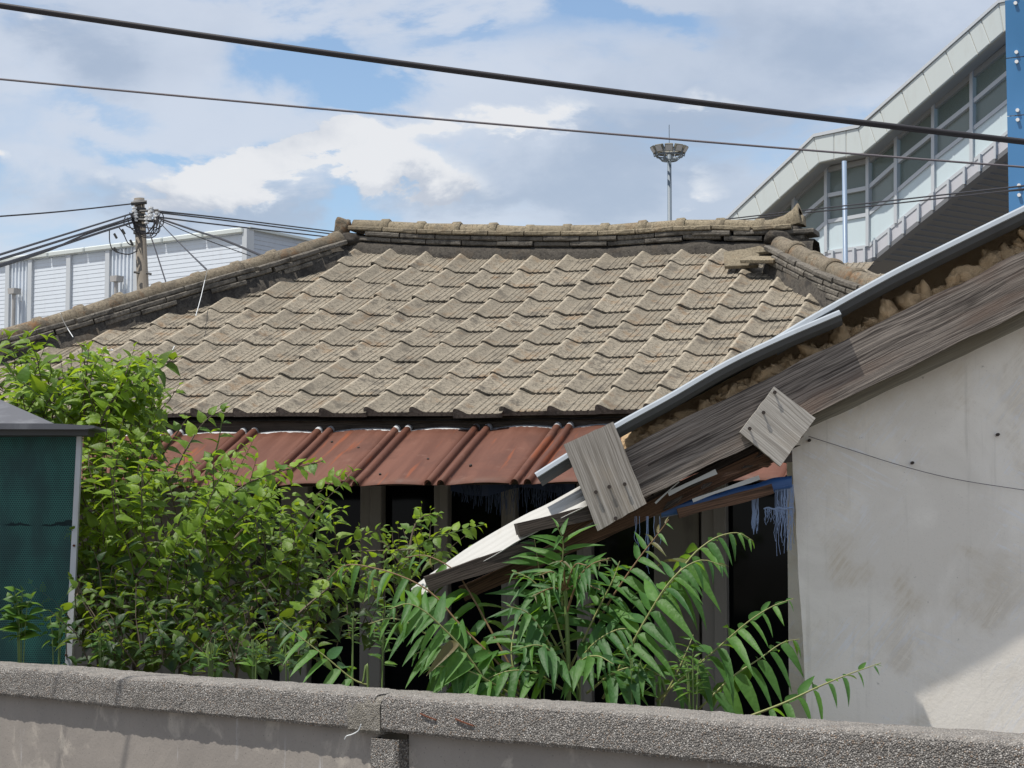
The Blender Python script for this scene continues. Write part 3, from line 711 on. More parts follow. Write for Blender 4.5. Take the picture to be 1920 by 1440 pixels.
# one interlocking tile: roll on the left, shallow pan with four ribs
def tile_mesh(name, eave=False):
    prof = [(-.014, .000), (-.013, .018), (-.008, .030), (.000, .037), (.010, .038), (.022, .034), (.078, .005), (.088, .002)]
    for c in (.112, .156, .200, .244): prof += [(c-.0075, .001), (c-.004, .0062), (c+.004, .0062), (c+.0075, .001)]
    prof += [(.278, .002), (.290, .004), (.306, .006)]
    L = TE+.055; th = .021; b = MB(); n = len(prof)
    V = []
    for y in (0.0, .012, L):
        for x, z in prof: V.append((x, y, z-(0.004 if y == 0 else 0)+(.021 if y < .1 else .0)))
    fz = -.008 if eave else None
    for x, z in prof: V.append((x, 0.002, fz if eave else z+.021-th))     # lower front edge
    for x, z in prof: V.append((x, L, z-th))
    Fc = []
    def band(r0, r1): Fc.extend((r0*n+i, r0*n+i+1, r1*n+i+1, r1*n+i) for i in range(n-1))
    band(0, 1); band(1, 2); band(3, 0)
    if not eave: band(4, 3)
    b.add(V, Fc)
    b.add([(prof[0][0], 0, prof[0][1]+.02), (prof[0][0], L, prof[0][1]), (prof[0][0], L, -.03), (prof[0][0], 0, -.007 if eave else -.03)], [(0, 1, 2, 3)])
    me = b.mesh(name, False, False)
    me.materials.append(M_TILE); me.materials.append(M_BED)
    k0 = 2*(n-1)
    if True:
        for q in range(k0, k0+n-1): me.polygons[q].material_index = 1      # front edge darker: overlap shade painted in, plus dirt
    return me
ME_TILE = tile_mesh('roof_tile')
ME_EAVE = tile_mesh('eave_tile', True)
def put_tile(i, j, me, name, dz=0.0, rot=0.0, da=0.0, dt=0.0):
    a, t = i*TW_+da, j*TE+dt
    p = rf(a, t); px_ = (rf(a+.3, t)-p).normalized(); py_ = (rf(a, t+TE)-p).normalized()
    nz_ = px_.cross(py_).normalized(); py_ = nz_.cross(px_)
    M = axes(p+nz_*(dz-.055), px_, py_, nz_) @ Matrix.Rotation(rot, 4, 'Z') @ Matrix.Rotation(random.gauss(0, .002), 4, 'X') @ Matrix.Rotation(random.gauss(0, .004), 4, 'Y')
    return obj(name, me, None, roof, M)
cnt = 0
for j in range(0, 10):
    for i in range(-17, 13):
        a = i*TW_
        lim_l, lim_r = -((16.05 if j < 9 else 15.05)-j)*TW_, hip_r(j)+(.48 if j in (7, 8) else .28)
        if j == 10: lim_l, lim_r = -1.55, 1.55
        if j == 9: lim_r = 1.85
        if a < lim_l or a+.2 > lim_r: continue
        q = rf(a, j*TE)
        d = q-CAMP; sx = 960+F*d.x/d.dot(FW)
        if sx < -140 or sx > 1800: continue
        slip = (i >= 3 and j >= 8)
        put_tile(i, j, ME_EAVE if j == 0 else ME_TILE, 'eave_tile' if j == 0 else 'roof_tile', random.gauss(0, .0012), random.gauss(0, .006)+(random.gauss(.0, .03) if slip else 0), random.gauss(0, .003), random.gauss(0, .004)-(random.uniform(.01, .035) if random.random() < .07 else 0)); cnt += 1
print('tiles', cnt)

# ridge: mortar bed, three courses of flat tiles, round caps
RV = 3.60
RZ = []
for x_, y_ in ((560, 404), (655, 409), (720, 412), (780, 416), (900, 419), (1000, 420), (1130, 419.5), (1180, 418), (1227, 413), (1293, 409), (1330, 402), (1338, 409), (1393, 410), (1443, 411), (1500, 405), (1560, 402)):
    q_ = hit(x_, y_, HO+HV*RV, HV)-HO; RZ.append((q_.dot(HU), q_.z))
def rp(a, dz=0.0, dv=0.0): return HO+HU*a+HV*(RV+dv)+ZA*(interp(a, RZ)-.072+dz)
def cap_mesh(name, L=.315, r=.064, collar=.03):
    b = MB(); rows = []
    for x, rr_ in ((0, r*.97), (L-.075, r), (L-.068, r+.013), (L-.012, r+.016), (L, r+.004)):
        rows.append([(x, rr_*math.cos(t)*-1, rr_*math.sin(t)) for t in np.linspace(-.05, math.pi+.05, 13)])
    b.grid(rows); n = len(b.v)
    b.add([rows[-1][k] for k in range(13)], [tuple(range(13))]); b.add([rows[0][k] for k in range(13)], [tuple(range(12, -1, -1))])
    me = b.mesh(name, False, True)
    for p_ in me.polygons: p_.use_smooth = len(p_.vertices) == 4
    return me
ME_CAP = cap_mesh('ridge_cap'); ME_CAP.materials.append(M_RIDGE)
ME_HIPC = cap_mesh('hip_cap', .33, .074); ME_HIPC.materials.append(M_HIP)
def course_mesh(name, L, w=.26, h=.038, m=M_BED):
    b = MB(); k = 5; rows = []
    sec = [(-w/2+.008, 0), (-w/2, .008), (-w/2, h-.008), (-w/2+.010, h), (w/2-.01, h), (w/2, h-.008), (w/2, .008), (w/2-.008, 0)]
    for x in np.linspace(0.003, L-.003, k): rows.append([(x, y+random.uniform(-.002, .002), z+random.uniform(-.0015, .0015)) for y, z in sec])
    b.grid([r_+[r_[0]] for r_ in rows]); b.add(rows[0], [tuple(range(8))]); b.add(rows[-1], [tuple(range(8))])
    me = b.mesh(name, False, True); me.materials.append(m); return me
ME_CRS = [course_mesh('bedding_tile', .298) for k in range(4)]
ME_CRST = [course_mesh('bedding_tile', .298, .25, .036, M_RIDGE) for k in range(2)]
a = RA+.16; k = 0
while a < RB-.16:
    L = .305
    p, q = rp(a), rp(min(a+L, 2.3))
    M = frame_along(p, q) @ Matrix.Rotation(random.gauss(0, .015), 4, 'Y') @ Matrix.Rotation(random.gauss(0, .012), 4, 'Z')
    obj('ridge_cap', ME_CAP, None, roof, M); a += L+.002; k += 1
for c in range(3):
    a = RA+.16+(0, .15, .07)[c]; first = True
    while a < RB-.15:
        if c == 0 and first: pass
        brk = 1.15 < a < 1.75
        z = -.042-.0405*c
        p, q = rp(a, z, -.012*(2-c)), rp(a+.3, z, -.012*(2-c))
        if brk: p, q = p+ZA*random.uniform(-.014, .022), q+ZA*random.uniform(-.016, .016)
        M = frame_along(p, q) @ Matrix.Translation((0, random.gauss(0, .006), 0)) @ Matrix.Rotation(random.gauss(0, .01), 4, 'Z')
        obj('bedding_tile', ME_CRST[k % 2] if c == 0 else random.choice(ME_CRS), None, roof, M); a += .3+(.02 if brk else 0); first = False
rows = []
for a in np.linspace(RA-.1, RB+.1, 60):
    t = 10.0*TE; zt_ = interp(a, RZ)-.072-.122
    f0 = rf(a, t-.05+.03*nz((a, 0, 0), 6), -.055)
    top = HO+HU*a+HV*(RV-.10)+ZA*zt_
    rows.append([f0, f0.lerp(top, .4)+HN*.02+HV*(-.01+.02*nz((a, 1, 0), 9)), top, HO+HU*a+HV*(RV+.12)+ZA*zt_, HO+HU*a+HV*(RV+.3)+ZA*(zt_-.22)])
obj('ridge_mortar', MB().grid(rows), M_MORTAR, roof, smooth=True)

# hips
def lump(name, c, r, m, parent, seed, amp=.25, sub=3, M0=None, box=1.0):
    import bmesh
    bm = bmesh.new(); bmesh.ops.create_icosphere(bm, subdivisions=sub, radius=1)
    for v in bm.verts:
        d = 1+amp*nz(v.co, 1.3, seed)+amp*.45*nz(v.co, 3.1, seed+3)
        v.co = Vector([math.copysign(abs(c_)**box, c_) for c_ in v.co])
        v.co = Vector((v.co.x*r[0], v.co.y*r[1], v.co.z*r[2]))*d
    me = bpy.data.meshes.new(name); bm.to_mesh(me); bm.free()
    me.polygons.foreach_set('use_smooth', [True]*len(me.polygons)); me.materials.append(m)
    return obj(name, me, None, parent, (M0 if M0 is not None else Matrix.Translation(c)))
def hip(pts, n, me_cap, flip, m_c, courses=2):
    P = [hit(x, y, HO+HN*h, HN) for x, y, h in pts]
    path = spline(P, 80)
    cum = [0]
    for p, q in zip(path, path[1:]): cum.append(cum[-1]+(q-p).length)
    tot = cum[-1]
    def pt(s):
        s = min(max(s, 0), tot); return Vector([np.interp(s, cum, [p[k] for p in path]) for k in range(3)])
    s = 0; L = .325
    while s < tot-.1:
        p, q = pt(s), pt(s+L)
        if (q-p).length < .15: break
        M = frame_along(p, q)
        if flip: M = frame_along(q, p)
        obj('hip_cap', me_cap, None, roof, M @ Matrix.Rotation(random.gauss(0, .02), 4, 'Y') @ Matrix.Rotation(random.gauss(0, .02), 4, 'Z')); s += L+.004
    for c in range(courses):
        s = (.0, .16, .07, .2)[c]
        while s < tot-.1:
            p, q = pt(s)-ZA*(.038+.042*c), pt(s+.3)-ZA*(.038+.042*c)
            if (q-p).length < .1: break
            M = frame_along(p, q) @ Matrix.Translation((0, random.gauss(0, .006), 0))
            obj('bedding_tile', random.choice(ME_CRS), None, roof, M); s += .302
    rows = []
    for s in np.linspace(0, tot, 40):
        p, q = pt(s), pt(s+.05); d = (pt(s+.1)-pt(max(0, s-.1))).normalized(); side = ZA.cross(d).normalized()
        rows.append([p+side*.155-ZA*(.36+.02*nz(p, 5)), p+side*.125-ZA*.085, p-side*.125-ZA*.085, p-side*.155-ZA*.36])
    obj('hip_mortar', MB().grid(rows), M_MORTAR, roof, smooth=True)
hip([(634, 452, .23), (560, 475, .235), (480, 500, .235), (390, 524, .225), (240, 568, .205), (120, 604, .19), (0, 637, .175), (-130, 678, .16)], 12, ME_HIPC, True, None, 3)
hip([(1462, 461, .13), (1495, 477, .13), (1528, 494, .13), (1563, 510, .13), (1602, 525, .13), (1650, 541, .13), (1710, 566, .13), (1780, 600, .13)], 8, ME_HIPC, False, None, 4)
lump('ridge_end_stone', None, (.062, .075, .085), M_HIP, roof, 3, .3, box=.55, M0=Matrix.Translation(rp(-1.66, -.015, -.02)) @ Matrix.Rotation(.25, 4, HV))
lump('ridge_end_mortar', None, (.14, .11, .065), M_MORTAR, roof, 5, .5, M0=Matrix.Translation(rp(-1.55, -.12, -.06)))
lump('ridge_end_mortar', None, (.17, .12, .10), M_MORTAR, roof, 8, .4, M0=Matrix.Translation(rp(2.0, -.10, -.05)))
# flared end tile on the right
p, q = rp(1.90, -.01), rp(2.11, .03)
b = MB(); rows = []
M = frame_along(p, q)
for x, r_ in ((0, .078), (.10, .082), (.17, .095), (.215, .125), (.222, .128)):
    rows.append([(x, -r_*math.cos(t), r_*math.sin(t)*(1.0 if x < .15 else 1.12)) for t in np.linspace(-.2, math.pi+.2, 13)])
rows.append([(.223, y*.72, z*.72) for x, y, z in rows[-1]])
obj('ridge_end_tile', b.grid(rows), M_RIDGE, roof, M, smooth=True)

# loose broken tiles near the right hip
def loose(px, py, poly, ang, tilt, label, name='broken_roof_tile', h=.06):
    c = hit(px, py, HO+HN*h, HN)
    M = axes(c, HU, HS, HN) @ Matrix.Rotation(ang, 4, 'Z') @ Matrix.Rotation(tilt, 4, 'X')
    o = obj(name, MB().prism([(x, y, 0) for x, y in poly], (0, 0, .028)), M_RIDGE, None, M); bevel(o, .004, 1)
    return tag(o, label, 'roof tile', 'loose broken tiles on the roof')
loose(1395, 488, [(-.16, -.10), (.08, -.15), (.12, .02), (.02, .13), (-.13, .12)], .35, .25, 'larger broken tile slab lying loose below the right ridge end', h=.045)
loose(1427, 490, [(-.13, -.09), (.13, -.10), (.13, .07), (-.12, .08)], -.15, -.1, 'squarish broken tile leaning on the larger loose slab', h=.075)
loose(1413, 474, [(-.10, -.03), (.11, -.04), (.06, .04), (-.08, .03)], .5, .5, 'narrow tile sliver lying above the loose slabs', h=.05)
lump('hip_mortar', None, (.22, .16, .05), M_MORTAR, roof, 11, .5, M0=axes(hit(1408, 470, HO-HN*.03, HN), HU, HS, HN))
for k, (pts, lb) in enumerate((
    ([(389, 505, .22), (383, 530, .12), (376, 560, .07), (367, 592, .06)], 'pale string hanging from the hip down over the roof tiles'),
    ([(113, 588, .22), (119, 602, .15), (128, 618, .08), (137, 632, .07)], 'short pale string hanging over the lower left hip'),
    ([(182, 655, .07), (195, 653, .08), (203, 656, .08), (212, 657, .07), (208, 654, .08)], 'scrap of white string lying above the left leaves'),
    ([(327, 649, .08), (321, 660, .07), (313, 668, .07)], 'tiny white string scrap lying on a tile mid-left'))):
    o = obj('string', MB().tube(spline([hit(x, y, HO+HN*(h+.13), HN) for x, y, h in pts], 16), .0028, 5), M_STRING); tag(o, lb, 'string', 'string scraps on the roof')

# eave timber and red sheet awning
def hl(a, b_, z): return Vector((a, b_, z))        # house-local metres
obj('eave_fascia', MB().box(-5.2, 3.4, .09, .15, HZ-.155, HZ-.055), M_CHAR, house, HM)
obj('eave_soffit', MB().box(-5.2, 3.4, .155, .78, HZ-.10, HZ-.07), M_LINTEL, house, HM)
AW_T, AW_B = Vector((0, .07, HZ-.128)), Vector((0, -.79, HZ-.505))
awn = obj('awning', MB().box(-5.0, 3.2, .02, .05, HZ-.22, HZ-.155).box(-5., 3.2, -.66, -.62, HZ-.50, HZ-.465), M_CHAR, house, HM)
dirA = (AW_B-AW_T); LA = dirA.length; dirA.normalize()
AMx = HM @ axes(Vector((0, AW_T.y, AW_T.z)), Vector((1, 0, 0)), -dirA, Vector((1, 0, 0)).cross(-dirA))
pitch_a = .525; a_first = (hit(737, 800, HO+HV*.07, HV)-HO).dot(HU)
for k in range(-7, 6):
    a0 = a_first+k*pitch_a
    prof = []
    def rib(c):
        return [(c+.024*math.cos(t)*-1, .004+.030*math.sin(t)) for t in np.linspace(-.15, math.pi+.15, 9)]
    prof += [(a0-.004, .003)]+rib(a0+.03)+[(a0+.068, .002)]+rib(a0+.108)
    for s in np.linspace(.16, pitch_a+.0, 10): prof.append((a0+s, .002+.010*math.sin((s-.16)/(pitch_a-.16)*math.pi)))
    rows = []
    ns = 9; edge_w = random.uniform(-.012, .012)
    for i, s in enumerate(np.linspace(.0, -LA, ns)):
        rows.append([(x, s+(edge_w*math.sin(x*5+k) if i == ns-1 else 0), z+.006*nz((x*2, s*2, 3), 1.5)+(.003 if k % 2 else 0)) for x, z in prof])
    sh = obj('awning_sheet', MB().grid(rows), M_RED, awn, AMx, smooth=True)
    sm = sh.modifiers.new('thick', 'SOLIDIFY'); sm.thickness = .0015
    for q_ in range(2):
        x = a0+random.choice((.2, .3, .42)); s = -random.uniform(.15, .8)
        obj('screw', MB().tube([(x, s, .004), (x, s, .016)], .008, 6), M_NAIL, sh, AMx)

# wall with tall sliding windows under the awning
WV = .80
def wl(x, y, b_=WV): 
    q = hit(x, y, HO+HV*b_, HV)-HO; return q.dot(HU), q.z+HO.z
obj('wall', MB().box(-4.6, wl(470, 1000)[0], WV, WV+.2, 0, HZ-.1).box(wl(1226, 1000)[0], wl(1310, 1000)[0], WV, WV+.2, 0, HZ-.1).box(3.0, 3.2, WV, WV+.2, 0, HZ-.1).box(-4.6, 3.2, WV+5, WV+5.2, 0, HZ-.1)
    .box(wl(470, 1000)[0], wl(1226, 1000)[0], WV, WV+.2, 0, .35).box(wl(1310, 1000)[0], 3.0, WV, WV+.2, 0, .35), M_WALL, house, HM)
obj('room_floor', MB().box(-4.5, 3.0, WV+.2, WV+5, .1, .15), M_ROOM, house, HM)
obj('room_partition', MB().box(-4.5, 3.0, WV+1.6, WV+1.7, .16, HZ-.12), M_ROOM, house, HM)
posts = [(532, 581), (680, 718), (818, 842), (944, 968), (1085, 1110), (1318, 1362)]
px_edges = [470]+[p for ab in posts for p in ab]+[1560]
for a, b_ in posts:
    x0, x1 = wl(a, 1000)[0], wl(b_, 1000)[0]
    o = obj('window_post', MB().box(x0, x1, WV-.05, WV+.09, .35, HZ-.12).box(x0+(x1-x0)*.55, x1+.015, WV-.075, WV-.051, .36, HZ-.13), M_WFRAME, house, HM); bevel(o, .006, 1)
for k in range(len(posts)+1):
    a = 474 if k == 0 else posts[k-1][1]; b_ = posts[k][0] if k < len(posts) else 1620
    x0, x1 = wl(a, 1000)[0]+.005, wl(b_, 1000)[0]-.005
    if 1110 <= a < 1200: x1 = wl(1226, 1000)[0]
    w = obj('window', MB().box(x0, x1, WV+.02, WV+.05, .36, .44), M_WFRAME, house, HM)
    obj('top_rail', MB().box(x0, x1, WV+.02, WV+.05, HZ-.22, HZ-.13), M_WFRAME, w, HM)
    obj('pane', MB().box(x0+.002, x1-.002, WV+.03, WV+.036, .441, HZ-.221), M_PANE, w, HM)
# net curtain of blue threads under the awning
fr = MB()
for k in range(150):
    x = random.uniform(848, 1075); top = 905+(x-848)*.02+random.uniform(0, 6); ln = random.uniform(14, 52)*(.5+.7*math.sin((x-848)/227*math.pi))
    p = hit(x, top, HO+HV*-.35, HV); q = hit(x+random.uniform(-5, 5), top+ln, HO+HV*-.35, HV)
    fr.tube([p, p.lerp(q, .5)+Vector((random.uniform(-.01, .01), 0, 0)), q], .0016, 3, False)
ft_ = [[hit(x, 902+(3*math.sin(x*.05) if r_ else 0)+r_*(20+6*math.sin(x*.03)), HO+HV*(-.35+.02*math.sin(x*.08)), HV) for x in np.linspace(845, 1078, 24)] for r_ in (0, 1)]
o = tag(obj('tarp_strip', MB().grid(ft_), M_NAVY), 'ragged dark blue tarp strip with frayed threads under the red awning', 'tarpaulin')
tag(obj('frayed_threads', fr, M_NAVYT, o), kind='stuff')
# ================================================================== PLASTERED OUTBUILDING (right)
GY = 8.24; BY = 8.03; TY = 8.0
gable = thing('plastered_outbuilding', 'plastered outbuilding with weathered bargeboard and clay showing under roof edge', 'outbuilding', (at(1500, 1300, GY).x, GY, 0))
def rake(x): return 581+(1920-x)*.4915            # lower edge of the bargeboard
gl = []
xs_ = list(np.linspace(1484, 2700, 40))
c0 = at(1484, 860, GY); c1 = at(1511, 1330, GY)
ground_l = c1+(c1-c0)*(c1.z/(c0.z-c1.z))
rowsW = []
for k, v in enumerate(np.linspace(0, 1, 30)):
    row = []
    for x in xs_:
        top = at(x, rake(x)-60, GY); lx = c0.lerp(ground_l, min(1, max(0, (c0.z-(top.z*(1-v)))/(c0.z)))) 
        sh = (1-(x-1484)/1216)**3
        p = Vector((top.x+(lx.x-c0.x)*sh, GY, top.z*(1-v)))
        p.y += .006*nz(p, 2.2)+.0025*nz(p, 9)
        if x == xs_[0]: p.x += .007*nz((0, 0, p.z), 7)+.004*nz((0, 0, p.z), 31)
        row.append(p)
    rowsW.append(row)
wm = MB().grid(rowsW)
side = [[r_[0], r_[0]+Vector((.31, .95, 0))*.35] for r_ in rowsW]; wm.grid(side)
wall_g = obj('plaster_wall', wm, M_PLASTER, gable, fix=False, smooth=True)
obj('side_wall', MB().prism([Vector((c0.x+.02, GY+.3, 0)), Vector((c0.x+.2, GY+.3, 0)), Vector((c0.x+.2, GY+.3, c0.z)), Vector((c0.x+.02, GY+.3, c0.z))], Vector((.31, .95, 0))*3.5), M_PLASTER, gable)
for pts, r_ in (([(1516, 818), (1600, 845), (1700, 876), (1800, 900), (1935, 921)], .0014),):
    o = obj('wall_wire', MB().tube(spline([at(x, y, GY-.015) for x, y in pts], 24), r_, 5), M_CABLE2, gable)
for x, y in ((1710, 868), (1870, 815), (1517, 826)):
    q = at(x, y, GY-.005); obj('wall_nail', MB().tube([q+Vector((0, .03, 0)), q-Vector((0, .02, 0))], .006, 6), M_NAIL, gable)
# cracks and chips: thin raised/recessed slivers are left to the plaster itself
def board_local(name, p, q, hgt, thick, m, parent, jig=.004, n=26, Y=None, ends=None):
    """weathered board from p to q: x along, z across, y into depth, with uneven edges"""
    M = frame_along(p, q); L = (q-p).length; rows = []
    for k in range(n):
        x = L*k/(n-1); a, b_ = jig*nz((x*6, 1, hgt), 1)*2, jig*nz((x*6, 9, hgt), 1)*2
        e = 0
        rows.append([(x, 0, a), (x, 0, hgt*.5+b_*.2), (x, 0, hgt+b_), (x, thick, hgt+b_), (x, thick, a), (x, 0, a)])
    mb = MB().grid(rows); mb.add(rows[0][:5], [(0, 1, 2, 3, 4)]); mb.add(rows[-1][:5], [(4, 3, 2, 1, 0)])
    return obj(name, mb, m, parent, M)
# bargeboard, tapering slightly to the right
pA = at(1155, rake(1155)+3, BY); pB = at(2600, rake(2600), BY)
barge = board_local('bargeboard', pA, pB, .200, .055, M_BARGE, gable, .005, 60)
obj('bargeboard_crack', MB().prism([at(1215, 872, BY-.0015), at(1330, 812, BY-.0015), at(1330, 813.6, BY-.0015), at(1215, 874.5, BY-.0015)], (0, .001, 0)), M_NAIL, barge)
frz = board_local('frieze_board', at(1490, rake(1490)+24, BY+.075), at(2600, rake(2600)+44, BY+.075), .12, .04, mat('olive_board', f_wood((.14, .125, .095), (.25, .225, .17), (.18, .155, .11), .03, .4)), gable, .003, 40)
# folded steel verge trims with dark web behind
def trim(pts, name, Y, w=.030, webh=.075):
    P = [at(x, y, Y) for x, y in pts]; P = spline(P, 26); rows = []
    for i, p in enumerate(P):
        d = (P[min(i+1, 25)]-P[max(i-1, 0)]).normalized(); upn = Vector((0, -1, 0)).cross(d); upn = upn if upn.z > 0 else -upn
        f = Vector((0, -1, 0))
        rows.append([p+upn*a+f*b_ for a, b_ in ((w*1.1, -.10), (w*1.15, .0), (w*.85, .012), (w*.15, .016), (0, .006), (0, -.004))])
    o = obj(name, MB().grid(rows), M_TRIM, gable)
    rows = []
    for i, p in enumerate(P):
        d = (P[min(i+1, 25)]-P[max(i-1, 0)]).normalized(); upn = Vector((0, -1, 0)).cross(d); upn = upn if upn.z > 0 else -upn
        rows.append([p-Vector((0, -1, 0))*.004, p-upn*webh*.55+Vector((0, .014, 0)), p-upn*webh+Vector((0, .05, 0)), p-upn*webh+Vector((0, .09, 0))])
    obj('trim_web', MB().grid(rows), M_TRIMIN, o)
    return o
trim([(2300, 215), (1920, 398), (1728, 492), (1645, 535), (1520, 605), (1450, 647)], 'verge_trim', TY+.05, .021, .040)
trim([(1577, 591), (1460, 641), (1360, 689), (1260, 747), (1160, 802), (1062, 862), (1008, 896)], 'verge_trim', TY, .019, .034)
# roof sheet running back from the trim, and the clay layer under it
RS = [at(2500, 118, TY+.06), at(1920, 394, TY+.06), at(1640, 536, TY+.06), at(1400, 668, TY+.06), at(1150, 804, TY+.06)]
dv = Vector((.31, .95, 0))*3.6
rows = [[p+ZA*.012, p+dv+ZA*.012] for p in RS]
obj('roof_sheet', MB().grid(rows), M_TRIMIN, gable)
rows = []
for x in np.linspace(1165, 2500, 60):
    yt = interp(x, [(1150, 812), (1400, 676), (1640, 548), (1920, 408), (2500, 130)]); yb = rake(x)-106
    rows.append([at(x, yt+2, GY+.14+.02*nz((x*.1, 0, 0), 1)), at(x, (yt+yb)/2, GY+.10+.03*nz((x*.1, 3, 0), 1)), at(x, yb+16, GY+.05)])
obj('clay_bed', MB().grid(rows), mat('dark_clay', f_mud), gable, smooth=True)
clods = []
import bmesh
for k in range(9):
    bm = bmesh.new(); bmesh.ops.create_icosphere(bm, subdivisions=3, radius=1)
    for v in bm.verts:
        d = 1+.55*nz(v.co, 1.3, k)+.38*nz(v.co, 3.0, k+20)+.20*nz(v.co, 6.5, k+40); v.co *= d
    me = bpy.data.meshes.new('mud_clod'); bm.to_mesh(me); bm.free(); me.materials.append(M_MUD)
    me.polygons.foreach_set('use_smooth', [True]*len(me.polygons)); clods.append(me)
x = 1178; random.seed(21)
while x < 1990:
    big = random.random() < .4
    s = random.uniform(26, 42) if big else random.uniform(14, 24)
    yb = rake(x)-104
    gapw = yb-interp(x, [(1150, 830), (1400, 690), (1640, 560), (1920, 420), (2500, 150)])
    s = min(s, max(10, gapw*.62))
    p = at(x+s*.5, yb-s*.28, BY+.105+random.uniform(-.01, .03)); r_ = s*BY/4000
    M = Matrix.Translation(p) @ Matrix.Rotation(random.uniform(0, 6), 4, Vector((random.random(), random.random(), random.random())).normalized()) @ Matrix.Diagonal((r_*random.uniform(1.0, 1.4), r_*random.uniform(.5, .75), r_*random.uniform(.6, .95), 1))
    obj('mud_clod', random.choice(clods), None, gable, M)
    if random.random() < .55:
        s2 = random.uniform(9, 15); p = at(x+s*.6+random.uniform(-8, 8), yb-s*.6-s2*.7, BY+.13+random.uniform(0, .04)); r_ = s2*BY/4000
        obj('mud_clod', random.choice(clods), None, gable, Matrix.Translation(p) @ Matrix.Rotation(random.uniform(0, 6), 4, 'Y') @ Matrix.Diagonal((r_*1.2, r_, r_*.8, 1)))
    x += s*random.uniform(.7, 1.15)
# two nailed boards
def quad_board(name, c, thick, m, nails, Y, parent):
    P = [at(x, y, Y) for x, y in c]                      # top-left, top-right, bottom-right, bottom-left (looking at it)
    n = 8; rows = []
    x_ax = (P[3]-P[0]).normalized(); M = axes(P[0], x_ax, Vector((0, 1, 0)), x_ax.cross(Vector((0, 1, 0))))
    Mi = M.inverted(); L = [Mi @ p for p in P]; mb = MB(); F0 = []; 
    for i in range(n+1):
        a, b_ = L[0].lerp(L[3], i/n), L[1].lerp(L[2], i/n)
        row = []
        for j in range(n+1):
            p = a.lerp(b_, j/n)
            if i in (0, n): p.x += .003*nz((j*.9, i, thick*99), 1)
            if j in (0, n): p.z += .002*nz((i*.9, j, thick*77), 1)
            row.append(p)
        F0.append(row)
    B0 = [[p+Vector((0, thick, 0)) for p in r_] for r_ in F0]
    mb.grid(F0); mb.grid(B0)
    mb.grid([F0[0], B0[0]]); mb.grid([F0[-1], B0[-1]]); mb.grid([[r_[0] for r_ in F0], [r_[0] for r_ in B0]]); mb.grid([[r_[-1] for r_ in F0], [r_[-1] for r_ in B0]])
    o = obj(name, mb, m, parent, M)
    for x, y in nails:
        q = at(x, y, Y); obj('nail', MB().tube([q+Vector((0, .01, 0)), q-Vector((0, .010, 0))], .004, 6).tube([q-Vector((0, .010, 0)), q-Vector((0, .014, 0))], .0075, 8), M_NAIL, o)
    return o
quad_board('nailed_plank', [(1057, 833), (1150, 791), (1212, 944), (1121, 996)], .028, M_PLANK, [(1117, 923), (1142, 913), (1171, 908), (1154, 972)], BY-.09, gable)
quad_board('nailed_square', [(1387, 810), (1452, 725), (1529, 784), (1463, 874)], .03, M_PLANK2, [(1452, 736), (1431, 774), (1405, 804)], BY-.034, gable)
# eave timbers sticking out on the left
def timber(name, a, b_, Ya, Yb, hpx, thick, m, jig=.004):
    p, q = at(*a, Ya), at(*b_, Yb); return board_local(name, p, q, hpx*Ya/4000, thick, m, gable, jig, 20)
timber('rafter', (872, 1128), (1484, 852), BY+.10, BY+.12, 30, .07, M_RAFTER)
timber('rafter', (806, 1110), (1010, 1040), BY-.10, BY-.06, 30, .09, M_CHAR)
timber('purlin_end', (975, 1006), (1130, 968), BY-.10, BY-.06, 25, .09, M_CHAR)
timber('batten', (1274, 972), (1452, 926), BY+.05, BY+.05, 19, .03, M_RAFTER)
timber('batten', (1190, 962), (1480, 822), BY+.14, BY+.14, 16, .03, M_CHAR)
timber('batten', (1100, 985), (1480, 806), BY+.24, BY+.24, 60, .02, M_CHAR)
timber('rafter_tail', (1060, 1012), (1200, 925), BY+.02, BY+.03, 26, .05, M_RAFTER)
None and timber('red_batten', (1436, 908), (1492, 893), BY+.09, BY+.09, 17, .02, mat('red_board', base=(.20, .06, .035), rough=.7))
for a, b_, h_ in (((1255, 930), (1345, 888), 9), ((1300, 942), (1425, 898), 7), ((1230, 945), (1275, 905), 4)):
    timber('torn_lath', a, b_, BY+.035, BY+.035, h_, .004, M_WHITE, .003)
# splinters hanging around the broken eave
for k in range(16):
    x = random.uniform(1240, 1475); y = rake(x)+random.uniform(18, 50); p = at(x, y, BY+random.uniform(.02, .1)); q = at(x+random.uniform(14, 60), y-random.uniform(2, 34), BY+random.uniform(.02, .1))
    M = frame_along(p, q); L = (q-p).length; w = random.uniform(.006, .018)
    obj('splinter', MB().add([(0, 0, 0), (L*.3, 0, w), (L, 0, w*.3), (L*.7, 0, -w*.4), (0, .008, 0), (L*.3, .008, w), (L, .008, w*.3), (L*.7, .008, -w*.4)], [(0, 1, 2, 3), (7, 6, 5, 4), (0, 4, 5, 1), (1, 5, 6, 2), (2, 6, 7, 3), (3, 7, 4, 0)]), M_CHAR if k % 3 else M_RAFTER, gable, M)
